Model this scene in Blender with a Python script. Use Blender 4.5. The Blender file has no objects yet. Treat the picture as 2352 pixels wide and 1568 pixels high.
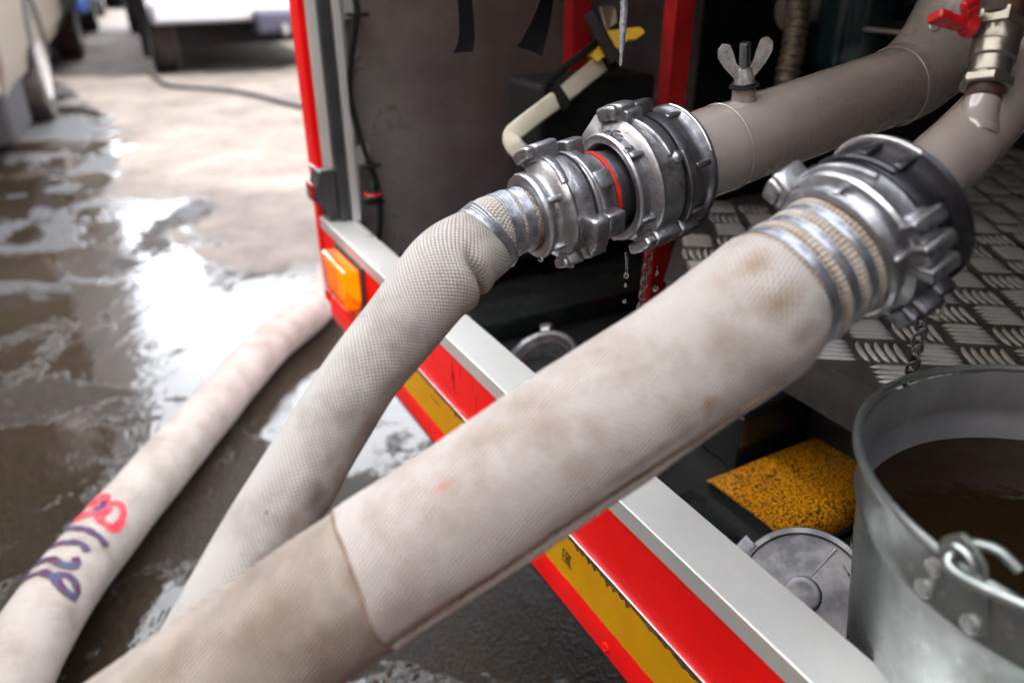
import bpy, bmesh, math, random
import numpy as np
from mathutils import Vector, Matrix
from mathutils.bvhtree import BVHTree
random.seed(7)
rnd = random.random
V = Vector
PI = math.pi
scene = bpy.context.scene
COL = scene.collection
# ---------------------------------------------------------------- camera
TH = math.radians(27.57); FP = 1750.0; CH = 1.05
cT, sT = math.cos(TH), math.sin(TH)
cam_d = bpy.data.cameras.new('camera'); cam = bpy.data.objects.new('camera', cam_d); COL.objects.link(cam)
cam.location = (0, 0, CH); cam.rotation_euler = (PI/2 - TH, 0, 0)
cam_d.sensor_width = 36; cam_d.lens = FP/2352*36
cam_d.clip_start = 0.02; cam_d.clip_end = 500
cam_d.dof.use_dof = True; cam_d.dof.focus_distance = 0.71; cam_d.dof.aperture_fstop = 3.1
scene.camera = cam
# ---------------------------------------------------------------- world, sun, exposure
SUN_EL = math.radians(42); SUN_AZ = math.radians(97)      # azimuth measured clockwise from +Y
w = bpy.data.worlds.new('World'); scene.world = w; w.use_nodes = True
nt = w.node_tree; nt.nodes.clear()
wo = nt.nodes.new('ShaderNodeOutputWorld'); bg = nt.nodes.new('ShaderNodeBackground'); sky = nt.nodes.new('ShaderNodeTexSky')
sky.sky_type = 'NISHITA'; sky.sun_disc = False; sky.sun_elevation = SUN_EL; sky.sun_rotation = SUN_AZ
sky.air_density = 1.0; sky.dust_density = 3.0
tcw = nt.nodes.new('ShaderNodeTexCoord'); nzw = nt.nodes.new('ShaderNodeTexNoise'); nzw.inputs['Scale'].default_value = 2.2
nzw.inputs['Detail'].default_value = 5
rpw = nt.nodes.new('ShaderNodeValToRGB'); rpw.color_ramp.elements[0].position = 0.38; rpw.color_ramp.elements[1].position = 0.62
rpw.color_ramp.elements[0].color = (.55, .55, .55, 1)
mxw = nt.nodes.new('ShaderNodeMixRGB'); mxw.inputs['Color2'].default_value = (15.0, 15.6, 16.6, 1)   # bright cloud
nt.links.new(tcw.outputs['Generated'], nzw.inputs['Vector']); nt.links.new(nzw.outputs['Fac'], rpw.inputs['Fac'])
nt.links.new(rpw.outputs['Color'], mxw.inputs['Fac']); nt.links.new(sky.outputs['Color'], mxw.inputs['Color1'])
nt.links.new(mxw.outputs['Color'], bg.inputs['Color']); bg.inputs['Strength'].default_value = 0.15
nt.links.new(bg.outputs[0], wo.inputs['Surface'])
sd = bpy.data.lights.new('sun', 'SUN'); sd.energy = 2.3; sd.angle = math.radians(0.53); sd.color = (1, .96, .90)
so = bpy.data.objects.new('sun', sd); COL.objects.link(so)
sdir = V((math.sin(SUN_AZ)*math.cos(SUN_EL), math.cos(SUN_AZ)*math.cos(SUN_EL), math.sin(SUN_EL)))
so.rotation_euler = sdir.to_track_quat('Z', 'Y').to_euler()
scene.view_settings.view_transform = 'Standard'; scene.view_settings.look = 'None'
scene.view_settings.exposure = 2.4; scene.view_settings.gamma = 1
scene.view_settings.use_curve_mapping = False

# ---------------------------------------------------------------- placing helpers
def ray(x, y):
    a = (x-1176)/FP; b = (784-y)/FP
    return V((a, cT+b*sT, -sT+b*cT))
CAM = V((0, 0, CH))
def P(x, y, d): return CAM + ray(x, y)*d
def proj(p):
    q = p-CAM; z = q.y*cT-q.z*sT
    return 1176+FP*q.x/z, 784-FP*(q.y*sT+q.z*cT)/z, z
U = V((-.48793, .87288, 0)); N = V((.87288, .48793, 0)); OX, OY = .20542, .35536
def T(t, s, z): return V((OX, OY, 0)) + U*s + N*t + V((0, 0, z))    # truck coordinates: inwards, along, up
YAW = math.atan2(N.y, N.x)
# ---------------------------------------------------------------- materials
def mat(name, col, rough=.5, metal=0., col2=None, nscale=8., bump=0., bscale=200., rough2=None, spec=.5, coat=0., stain=None, detail=5., coords='Object', thr=(.4, .62), emit=None, stretch=None):
    m = bpy.data.materials.new(name); m.use_nodes = True; n = m.node_tree.nodes; L = m.node_tree.links
    b = n['Principled BSDF']; b.inputs['Roughness'].default_value = rough; b.inputs['Metallic'].default_value = metal
    b.inputs['Specular IOR Level'].default_value = spec; b.inputs['Coat Weight'].default_value = coat; b.inputs['Coat Roughness'].default_value = .08
    b.inputs['Base Color'].default_value = (*col, 1)
    tc = n.new('ShaderNodeTexCoord'); src = tc.outputs[coords]
    if stretch:
        mp = n.new('ShaderNodeMapping'); mp.inputs['Scale'].default_value = stretch; L.new(src, mp.inputs['Vector']); src = mp.outputs[0]
    out = None
    if col2 or rough2 is not None:
        nz = n.new('ShaderNodeTexNoise'); nz.inputs['Scale'].default_value = nscale; nz.inputs['Detail'].default_value = detail; nz.inputs['Roughness'].default_value = .62
        L.new(src, nz.inputs['Vector'])
        rp = n.new('ShaderNodeMapRange'); rp.inputs['From Min'].default_value = thr[0]; rp.inputs['From Max'].default_value = thr[1]
        L.new(nz.outputs['Fac'], rp.inputs['Value'])
        if col2:
            mx = n.new('ShaderNodeMixRGB'); mx.inputs['Color1'].default_value = (*col, 1); mx.inputs['Color2'].default_value = (*col2, 1)
            L.new(rp.outputs[0], mx.inputs['Fac']); out = mx.outputs[0]
        if rough2 is not None:
            rr = n.new('ShaderNodeMapRange'); rr.inputs['To Min'].default_value = rough; rr.inputs['To Max'].default_value = rough2
            L.new(rp.outputs[0], rr.inputs['Value']); L.new(rr.outputs[0], b.inputs['Roughness'])
    if stain:
        sc_, c_, lo, hi = stain
        nz2 = n.new('ShaderNodeTexNoise'); nz2.inputs['Scale'].default_value = sc_; nz2.inputs['Detail'].default_value = 8; nz2.inputs['Roughness'].default_value = .7
        L.new(src, nz2.inputs['Vector'])
        r2 = n.new('ShaderNodeMapRange'); r2.inputs['From Min'].default_value = lo; r2.inputs['From Max'].default_value = hi
        L.new(nz2.outputs['Fac'], r2.inputs['Value'])
        m2 = n.new('ShaderNodeMixRGB'); m2.inputs['Color1'].default_value = (*col, 1); m2.inputs['Color2'].default_value = (*c_, 1)
        if out: L.new(out, m2.inputs['Color1'])
        L.new(r2.outputs[0], m2.inputs['Fac']); out = m2.outputs[0]
    if out: L.new(out, b.inputs['Base Color'])
    if bump:
        nb = n.new('ShaderNodeTexNoise'); nb.inputs['Scale'].default_value = bscale; nb.inputs['Detail'].default_value = 6
        L.new(src, nb.inputs['Vector'])
        bp = n.new('ShaderNodeBump'); bp.inputs['Strength'].default_value = min(1, bump); bp.inputs['Distance'].default_value = .001
        L.new(nb.outputs['Fac'], bp.inputs['Height']); L.new(bp.outputs[0], b.inputs['Normal'])
    if emit:
        b.inputs['Emission Color'].default_value = (*emit[:3], 1); b.inputs['Emission Strength'].default_value = emit[3]
    return m

def fabric(name, col, dirt, pu, pv, mode, stain_lo=.52, depth=.0007, groove=.45, dirt2=(.16, .10, .06)):
    """woven canvas; UV is in metres (around, along)"""
    m = bpy.data.materials.new(name); m.use_nodes = True; n = m.node_tree.nodes; L = m.node_tree.links
    b = n['Principled BSDF']; b.inputs['Roughness'].default_value = .78; b.inputs['Specular IOR Level'].default_value = .25
    b.inputs['Sheen Weight'].default_value = .12
    uv = n.new('ShaderNodeUVMap'); uv.uv_map = 'UVMap'; sp = n.new('ShaderNodeSeparateXYZ'); L.new(uv.outputs[0], sp.inputs[0])
    def M(op, a, b_=None, c=None):
        q = n.new('ShaderNodeMath'); q.operation = op
        for i, x in enumerate((a, b_, c)):
            if x is None: continue
            if isinstance(x, (int, float)): q.inputs[i].default_value = x
            else: L.new(x, q.inputs[i])
        return q.outputs[0]
    wob = n.new('ShaderNodeTexNoise'); wob.inputs['Scale'].default_value = 14; wob.inputs['Detail'].default_value = 3
    L.new(uv.outputs[0], wob.inputs['Vector'])
    wv = M('MULTIPLY', M('SUBTRACT', wob.outputs['Fac'], .5), 1.6)
    u = M('DIVIDE', sp.outputs[0], pu); v = M('DIVIDE', sp.outputs[1], pv)
    if mode == 'bead':
        a = M('ABSOLUTE', M('SINE', M('MULTIPLY', M('ADD', M('ADD', u, v), M('MULTIPLY', wv, .3)), PI)))
        c = M('ABSOLUTE', M('SINE', M('MULTIPLY', M('SUBTRACT', u, v), PI)))
        h = M('POWER', M('MULTIPLY', a, c), .6)
    elif mode == 'rib':
        a = M('SINE', M('MULTIPLY', M('ADD', M('ADD', u, M('MULTIPLY', v, -.36)), wv), 2*PI))
        c = M('SINE', M('MULTIPLY', M('SUBTRACT', M('MULTIPLY', u, .5), v), 2*PI))
        h = M('ADD', M('MULTIPLY', a, .36), M('ADD', M('MULTIPLY', c, .14), .5))
    else:  # grid
        a = M('ABSOLUTE', M('SINE', M('MULTIPLY', u, PI))); c = M('ABSOLUTE', M('SINE', M('MULTIPLY', v, PI)))
        h = M('MULTIPLY', M('POWER', a, .7), M('ADD', M('MULTIPLY', c, .5), .5))
    nz = n.new('ShaderNodeTexNoise'); nz.inputs['Scale'].default_value = 13; nz.inputs['Detail'].default_value = 7; nz.inputs['Roughness'].default_value = .66
    L.new(uv.outputs[0], nz.inputs['Vector'])
    r = n.new('ShaderNodeMapRange'); r.inputs['From Min'].default_value = stain_lo-.03; r.inputs['From Max'].default_value = stain_lo+.20; r.inputs['To Max'].default_value = .95
    L.new(nz.outputs['Fac'], r.inputs['Value'])
    nz3 = n.new('ShaderNodeTexNoise'); nz3.inputs['Scale'].default_value = 34; nz3.inputs['Detail'].default_value = 9; nz3.inputs['Roughness'].default_value = .75
    mp3 = n.new('ShaderNodeMapping'); mp3.inputs['Location'].default_value = (3.1, 5.7, 0); L.new(uv.outputs[0], mp3.inputs[0]); L.new(mp3.outputs[0], nz3.inputs['Vector'])
    r3 = n.new('ShaderNodeMapRange'); r3.inputs['From Min'].default_value = .60; r3.inputs['From Max'].default_value = .80; r3.inputs['To Max'].default_value = .8
    L.new(nz3.outputs['Fac'], r3.inputs['Value'])
    m0 = n.new('ShaderNodeMixRGB'); m0.inputs['Color1'].default_value = (*col, 1); m0.inputs['Color2'].default_value = (*dirt, 1); L.new(r.outputs[0], m0.inputs['Fac'])
    m1 = n.new('ShaderNodeMixRGB'); m1.inputs['Color2'].default_value = (*dirt2, 1); L.new(m0.outputs[0], m1.inputs['Color1']); L.new(r3.outputs[0], m1.inputs['Fac'])
    gr = n.new('ShaderNodeMapRange'); gr.inputs['From Min'].default_value = 0.05; gr.inputs['From Max'].default_value = .7; gr.inputs['To Min'].default_value = groove; L.new(h, gr.inputs['Value'])  # weave grooves shaded by darkening the colour
    m3 = n.new('ShaderNodeMixRGB'); m3.name = 'WEAVE'; m3.blend_type = 'MULTIPLY'; m3.inputs['Fac'].default_value = 1; L.new(m1.outputs[0], m3.inputs['Color1'])
    cb = n.new('ShaderNodeCombineXYZ'); L.new(gr.outputs[0], cb.inputs[0]); L.new(M('POWER', gr.outputs[0], 1.06), cb.inputs[1]); L.new(M('POWER', gr.outputs[0], 1.14), cb.inputs[2])
    L.new(cb.outputs[0], m3.inputs['Color2']); L.new(m3.outputs[0], b.inputs['Base Color'])
    bp = n.new('ShaderNodeBump'); bp.inputs['Strength'].default_value = .9; bp.inputs['Distance'].default_value = depth
    L.new(h, bp.inputs['Height']); L.new(bp.outputs[0], b.inputs['Normal'])
    return m

def add_spots(m, spots):
    """stains of a given place and size (u, v, half width, half length, strength, colour) on a fabric"""
    n = m.node_tree.nodes; L = m.node_tree.links; w3 = n['WEAVE']; uv = [q for q in n if q.type == 'UVMAP'][0]
    nz = n.new('ShaderNodeTexNoise'); nz.inputs['Scale'].default_value = 55; nz.inputs['Detail'].default_value = 6; nz.inputs['Roughness'].default_value = .7; L.new(uv.outputs[0], nz.inputs['Vector'])
    for (u, v, a, b, st, c) in spots:
        mp = n.new('ShaderNodeMapping'); mp.inputs['Location'].default_value = (-u/a, -v/b, 0); mp.inputs['Scale'].default_value = (1/a, 1/b, 1); L.new(uv.outputs[0], mp.inputs[0])
        ln = n.new('ShaderNodeVectorMath'); ln.operation = 'LENGTH'; L.new(mp.outputs[0], ln.inputs[0])
        ad = n.new('ShaderNodeMath'); ad.operation = 'MULTIPLY_ADD'; ad.inputs[1].default_value = 1.6; L.new(nz.outputs['Fac'], ad.inputs[0]); L.new(ln.outputs['Value'], ad.inputs[2])
        mr = n.new('ShaderNodeMapRange'); mr.inputs[1].default_value = 1.75; mr.inputs[2].default_value = .75; mr.inputs[3].default_value = 0; mr.inputs[4].default_value = st; L.new(ad.outputs[0], mr.inputs[0])
        mx = n.new('ShaderNodeMixRGB'); mx.inputs['Color2'].default_value = (*c, 1); L.new(mr.outputs[0], mx.inputs['Fac'])
        old = w3.inputs['Color1'].links[0].from_socket; L.new(old, mx.inputs['Color1']); L.new(mx.outputs[0], w3.inputs['Color1'])
MT = {}
MT['alu_cast'] = mat('cast_aluminium', (.46, .46, .475), .28, .95, (.29, .29, .31), 60, .30, 420, rough2=.46, stain=(26, (.12, .115, .125), .54, .68), coords='Object')
MT['alu_dark'] = mat('cast_aluminium_dark', (.24, .24, .26), .28, .94, (.12, .118, .13), 45, .30, 420, rough2=.46, stain=(18, (.10, .095, .11), .55, .70))
MT['alu_rail'] = mat('anodised_rail', (.70, .695, .67), .36, .55, (.62, .61, .585), 5, .12, 500, rough2=.55, stain=(40, (.30, .27, .22), .68, .8))
MT['alu_edge'] = mat('rail_edge', (.8, .8, .8), .25, .8)
MT['alu_black'] = mat('cast_aluminium_black', (.085, .085, .095), .26, .9, (.05, .048, .055), 45, .3, 400, rough2=.42, stain=(30, (.30, .30, .31), .62, .72))
MT['wire'] = mat('binding_wire', (.42, .45, .50), .30, .9, (.22, .23, .26), 90, .2, 400)
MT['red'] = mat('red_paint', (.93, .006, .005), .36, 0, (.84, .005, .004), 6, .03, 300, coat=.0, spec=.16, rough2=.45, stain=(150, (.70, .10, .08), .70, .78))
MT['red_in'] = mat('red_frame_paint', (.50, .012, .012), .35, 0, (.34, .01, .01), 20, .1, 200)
MT['yellow'] = mat('yellow_reflective', (1.0, .57, .006), .38, 0, (.97, .50, .005), 14, .02, 300, spec=.3, stain=(220, (.85, .50, .08), .64, .74))
MT['dirt_edge'] = mat('grimy_edge', (.12, .09, .06), .8, 0, (.30, .22, .14), 90)
MT['white'] = mat('white_trim', (.62, .60, .54), .4, 0, (.54, .52, .46), 10)
MT['rubber'] = mat('black_rubber', (.025, .026, .028), .5, 0, (.045, .045, .047), 14, .2, 200)
MT['black'] = mat('black_interior', (.010, .010, .011), .45, 0, (.016, .016, .016), 10, .1, 60)
MT['black_wet'] = mat('wet_black_paint', (.008, .010, .010), .12, 0, (.013, .018, .017), 9, .6, 60, rough2=.3)
MT['sheet'] = mat('stained_sheet_metal', (.66, .60, .56), .26, .50, (.42, .36, .335), 4, .10, 60, rough2=.46, stain=(24, (.55, .47, .43), .64, .84))
MT['cable'] = mat('black_cable', (.008, .008, .008), .6, spec=.2)
MT['grey_paint'] = mat('grey_pipe_paint', (.31, .27, .245), .16, 0, (.23, .195, .175), 7, .05, 60, coat=.7, spec=.6, rough2=.30, stain=(75, (.05, .04, .035), .70, .73))
MT['tread'] = mat('tread_plate', (.25, .25, .245), .30, .85, (.15, .148, .142), 10, .35, 200, rough2=.5, stain=(16, (.16, .12, .095), .60, .78))
MT['bar'] = mat('tread_bar', (.92, .91, .89), .26, .65, (.62, .60, .57), 24)  # bars paler than the plate, their glints put into the colour
MT['rust_yellow'] = mat('speckled_yellow', (.80, .32, .006), .30, 0, (.62, .24, .008), 9, .3, 500, coat=.3, stain=(300, (.030, .018, .008), .48, .55), detail=4)
MT['galv'] = mat('galvanised_steel', (.38, .405, .39), .26, .85, (.24, .265, .255), 12, .4, 30, rough2=.46, stain=(70, (.50, .52, .50), .60, .70))
MT['galv_in'] = mat('galvanised_inside', (.30, .30, .31), .5, .7, (.22, .22, .235), 12)
MT['steel'] = mat('zinc_steel', (.72, .75, .74), .26, .8, (.42, .44, .45), 120, .3, 600)
MT['bolt'] = mat('dark_bolt', (.07, .072, .075), .4, .8)
MT['nickel'] = mat('nickel_valve', (.34, .32, .28), .3, .85, (.25, .23, .2), 40, .2, 200)
MT['redgasket'] = mat('red_gasket', (.42, .012, .010), .35)
MT['handle_red'] = mat('red_handle_plastic', (.55, .012, .015), .25, coat=.4)
MT['rust'] = mat('rusty_thread', (.022, .008, .007), .6, .0, (.07, .028, .010), 60)
MT['marker_ink'] = mat('black_ink', (.015, .015, .018), .6)
MT['ink_red'] = mat('red_ink', (.50, .018, .03), .85, 0, (.50, .06, .07), 60, spec=.1)
MT['ink_dark'] = mat('dark_ink', (.05, .012, .028), .85, 0, (.035, .045, .09), 30, spec=.1)
MT['beige'] = mat('beige_frame', (.62, .57, .45), .45, 0, (.52, .47, .36), 12)
MT['yellow_pl'] = mat('yellow_plastic', (.70, .42, .015), .4)
MT['web'] = mat('black_webbing', (.004, .004, .005), .75, 0, None, bump=.6, bscale=500, spec=.15)
MT['braid'] = mat('grey_braid', (.26, .27, .29), .5, .3, (.12, .12, .13), 300, .6, 400)
MT['hose_dark'] = mat('seam_brown', (.11, .065, .04), .9, 0, (.20, .13, .085), 60)
MT['plywood'] = mat('conduit_metal', (.22, .18, .13), .4, .6, (.12, .10, .08), 50)
MT['ceil'] = mat('interior_dark_red', (.03, .006, .006), .5)
MT['teal'] = mat('teal_glass', (.006, .03, .032), .1)

m = bpy.data.materials.new('water_drop'); m.use_nodes = True; b = m.node_tree.nodes['Principled BSDF']
b.inputs['Transmission Weight'].default_value = 1; b.inputs['Roughness'].default_value = .0; b.inputs['IOR'].default_value = 1.33; MT['drop'] = m
m = bpy.data.materials.new('bucket_water'); m.use_nodes = True; n_ = m.node_tree.nodes; b = n_['Principled BSDF']
b.inputs['Base Color'].default_value = (.012, .0065, .003, 1); b.inputs['Roughness'].default_value = .04; b.inputs['IOR'].default_value = 1.33
nz = n_.new('ShaderNodeTexNoise'); nz.inputs['Scale'].default_value = 9; bp = n_.new('ShaderNodeBump'); bp.inputs['Distance'].default_value = .003; bp.inputs['Strength'].default_value = .4
m.node_tree.links.new(nz.outputs['Fac'], bp.inputs['Height']); m.node_tree.links.new(bp.outputs[0], b.inputs['Normal']); MT['bwater'] = m
m = bpy.data.materials.new('amber_lens'); m.use_nodes = True; n_ = m.node_tree.nodes; b = n_['Principled BSDF']
b.inputs['Base Color'].default_value = (1.0, .20, .0, 1); b.inputs['Roughness'].default_value = .10; b.inputs['Transmission Weight'].default_value = .6; b.inputs['Coat Weight'].default_value = 1.0
wv = n_.new('ShaderNodeTexVoronoi'); wv.inputs['Scale'].default_value = 160; tc = n_.new('ShaderNodeTexCoord'); bp = n_.new('ShaderNodeBump'); bp.inputs['Distance'].default_value = .002; bp.inputs['Strength'].default_value = .35
m.node_tree.links.new(tc.outputs['Object'], wv.inputs['Vector']); m.node_tree.links.new(wv.outputs['Distance'], bp.inputs['Height']); m.node_tree.links.new(bp.outputs[0], b.inputs['Normal']); MT['amber'] = m
MT['red_lens'] = mat('red_lens', (.35, .01, .015), .12, coat=.6)
# hose fabrics
MT['hose_small'] = fabric('small_hose_weave', (.44, .415, .385), (.23, .195, .165), .0037, .0033, 'bead', .50, .0009, .16)
MT['hose_big'] = fabric('large_hose_weave', (.33, .285, .24), (.18, .14, .11), .0028, .0030, 'rib', .44, .0010, .36)
MT['sleeve'] = fabric('hose_sleeve_weave', (.44, .40, .37), (.27, .215, .175), .0028, .0030, 'rib', .50, .0010, .36)
MT['knit'] = fabric('hose_end_knit', (.50, .455, .41), (.25, .165, .10), .0036, .0032, 'grid', .46, .0014, .16)
MT['hose_ground'] = fabric('ground_hose_weave', (.225, .197, .172), (.14, .11, .085), .0030, .0026, 'bead', .47, .0004, .75)

# ---------------------------------------------------------------- mesh builders (world coordinates)
class MB:
    def __init__(s): s.bm = bmesh.new()
    def box(s, c, ax, ay, az, bev=0.):
        vs = [s.bm.verts.new(c + ax*i + ay*j + az*k) for i in (-1, 1) for j in (-1, 1) for k in (-1, 1)]
        fs = [s.bm.faces.new([vs[i] for i in f]) for f in ((0, 1, 3, 2), (4, 6, 7, 5), (0, 4, 5, 1), (2, 3, 7, 6), (0, 2, 6, 4), (1, 5, 7, 3))]
        if bev:
            ed = set(e for f in fs for e in f.edges)
            bmesh.ops.bevel(s.bm, geom=list(ed), offset=bev, segments=3, profile=.6, affect='EDGES')
        return s
    def tbox(s, t0, t1, s0, s1, z0, z1, bev=0.):
        return s.box(T((t0+t1)/2, (s0+s1)/2, (z0+z1)/2), N*((t1-t0)/2), U*((s1-s0)/2), V((0, 0, (z1-z0)/2)), bev)
    def lathe(s, A, D, R, prof, seg=64, rf=None, th0=0, th1=2*PI, cap=False):
        B = R.cross(D).normalized(); full = abs(th1-th0-2*PI) < 1e-6; n = seg if full else seg+1
        rings = []
        for (x, r) in prof:
            ring = []
            for i in range(n):
                th = th0+(th1-th0)*i/seg; rr = r*(rf(x, th) if rf else 1)
                ring.append(s.bm.verts.new(A + D*x + (R*math.cos(th)+B*math.sin(th))*rr))
            rings.append(ring)
        for a, b in zip(rings, rings[1:]):
            for i in range(seg):
                j = (i+1) % n
                s.bm.faces.new((a[i], a[j], b[j], b[i]))
        if cap:
            s.bm.faces.new(rings[0]); s.bm.faces.new(rings[-1][::-1])
        return s
    def arc(s, A, D, R, x0, x1, th0, th1, r0, r1, bev=.002, seg=8, x0b=None, x1b=None):
        """curved block on the ring"""
        B = R.cross(D).normalized(); rows = []
        for i in range(seg+1):
            f = i/seg; th = th0+(th1-th0)*f; o = R*math.cos(th)+B*math.sin(th)
            xa = x0 if x0b is None else x0+(x0b-x0)*f; xb = x1 if x1b is None else x1+(x1b-x1)*f
            rows.append([s.bm.verts.new(A+D*x+o*r) for x, r in ((xa, r0), (xb, r0), (xb, r1), (xa, r1))])
        fs = []
        for a, b in zip(rows, rows[1:]):
            for k in range(4): fs.append(s.bm.faces.new((a[k], a[(k+1) % 4], b[(k+1) % 4], b[k])))
        fs.append(s.bm.faces.new(rows[0])); fs.append(s.bm.faces.new(rows[-1][::-1]))
        if bev:
            sharp = [e for f in fs for e in f.edges]
            keep = set()
            for i, a in enumerate(rows):
                if i in (0, seg):
                    for k in range(4): keep.add(frozenset((a[k], a[(k+1) % 4])))
            for a, b in zip(rows, rows[1:]):
                for k in range(4): keep.add(frozenset((a[k], b[k])))
            ed = {e for e in sharp if frozenset(e.verts) in keep}
            bmesh.ops.bevel(s.bm, geom=list(ed), offset=bev, segments=3, profile=.5, affect='EDGES', clamp_overlap=True)
        return s
    def tube(s, pts, r, seg=10, closed=False, caps=True):
        n = len(pts); rings = []; prevR = None
        for i, p in enumerate(pts):
            if closed: t = (pts[(i+1) % n]-pts[i-1]).normalized()
            else: t = (pts[min(i+1, n-1)]-pts[max(i-1, 0)]).normalized()
            if prevR is None: R = t.orthogonal().normalized()
            else: R = (prevR-t*prevR.dot(t)).normalized()
            prevR = R; B = t.cross(R); rr = r(i/(n-1)) if callable(r) else r
            rings.append([s.bm.verts.new(p+(R*math.cos(2*PI*k/seg)+B*math.sin(2*PI*k/seg))*rr) for k in range(seg)])
        m_ = n if closed else n-1
        for i in range(m_):
            a, b = rings[i], rings[(i+1) % n]
            for k in range(seg): s.bm.faces.new((a[k], a[(k+1) % seg], b[(k+1) % seg], b[k]))
        if caps and not closed: s.bm.faces.new(rings[0][::-1]); s.bm.faces.new(rings[-1])
        return s
    def prism(s, pts, off):
        """polygon extruded by off"""
        a = [s.bm.verts.new(p) for p in pts]; b = [s.bm.verts.new(p+off) for p in pts]
        s.bm.faces.new(a[::-1]); s.bm.faces.new(b)
        for i in range(len(a)):
            j = (i+1) % len(a); s.bm.faces.new((a[i], a[j], b[j], b[i]))
        return s

def root_inv(parent):
    if parent is None: return Matrix.Identity(4)
    m_ = parent.get('_wm')
    o = parent; M_ = Matrix.Identity(4)
    while o is not None:
        M_ = (Matrix.Translation(o.location) @ o.rotation_euler.to_matrix().to_4x4()) @ M_; o = o.parent
    return M_.inverted()
def link(name, me, m, parent=None):
    o = bpy.data.objects.new(name, me); COL.objects.link(o)
    if m is not None and len(me.materials) == 0: me.materials.append(m)
    if parent is not None: o.parent = parent
    return o
def build(name, mb, m, parent=None, smooth=True, ang=35, label=None):
    bm = mb.bm if isinstance(mb, MB) else mb
    bmesh.ops.recalc_face_normals(bm, faces=bm.faces)
    inv = root_inv(parent)
    c = sum((v.co for v in bm.verts), V())/max(1, len(bm.verts)); c = inv @ c
    bm.transform(Matrix.Translation(-c) @ inv)
    me = bpy.data.meshes.new(name); bm.to_mesh(me); bm.free()
    if smooth:
        me.polygons.foreach_set('use_smooth', [True]*len(me.polygons))
        try: me.set_sharp_from_angle(angle=math.radians(ang))
        except Exception: pass
    o = link(name, me, m, parent); o.location = c
    if label: o['label'] = label
    return o
def tag(o, label, cat, group=None):
    o['label'] = label; o['category'] = cat
    if group: o['group'] = group
    return o
def struct(o): o['kind'] = 'structure'; return o
def thing(name, label, cat, loc, rz=0, group=None):
    o = bpy.data.objects.new(name, None); COL.objects.link(o); o.location = loc; o.rotation_euler = (0, 0, rz); o.empty_display_size = .05
    return tag(o, label, cat, group)

def spline(pts, step):
    """Catmull-Rom through control points (each a Vector or (Vector, value)); evenly resampled"""
    vals = None
    if isinstance(pts[0], tuple): vals = [p[1] for p in pts]; pts = [p[0] for p in pts]
    out = []; ov = []
    q = [pts[0]*2-pts[1]] + list(pts) + [pts[-1]*2-pts[-2]]
    vv = [vals[0]]+vals+[vals[-1]] if vals else None
    for i in range(1, len(q)-2):
        for k in range(24):
            t = k/24; a, b, c, d = q[i-1], q[i], q[i+1], q[i+2]
            f = lambda a, b, c, d: (b*2+(c-a)*t+(a*2-b*5+c*4-d)*t*t+(b*3-a-c*3+d)*t*t*t)*.5
            out.append(f(a, b, c, d))
            if vv: ov.append(f(vv[i-1], vv[i], vv[i+1], vv[i+2]))
    out.append(q[-2]); 
    if vv: ov.append(vv[-2])
    L = [0]
    for a, b in zip(out, out[1:]): L.append(L[-1]+(b-a).length)
    n = max(2, int(L[-1]/step)); res = []; rv = []; j = 0
    for i in range(n+1):
        t = L[-1]*i/n
        while j < len(L)-2 and L[j+1] < t: j += 1
        f = (t-L[j])/max(1e-9, L[j+1]-L[j]); res.append(out[j].lerp(out[j+1], f))
        if vv: rv.append(ov[j]*(1-f)+ov[j+1]*f)
    return (res, rv, L[-1]) if vals else (res, None, L[-1])

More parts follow.
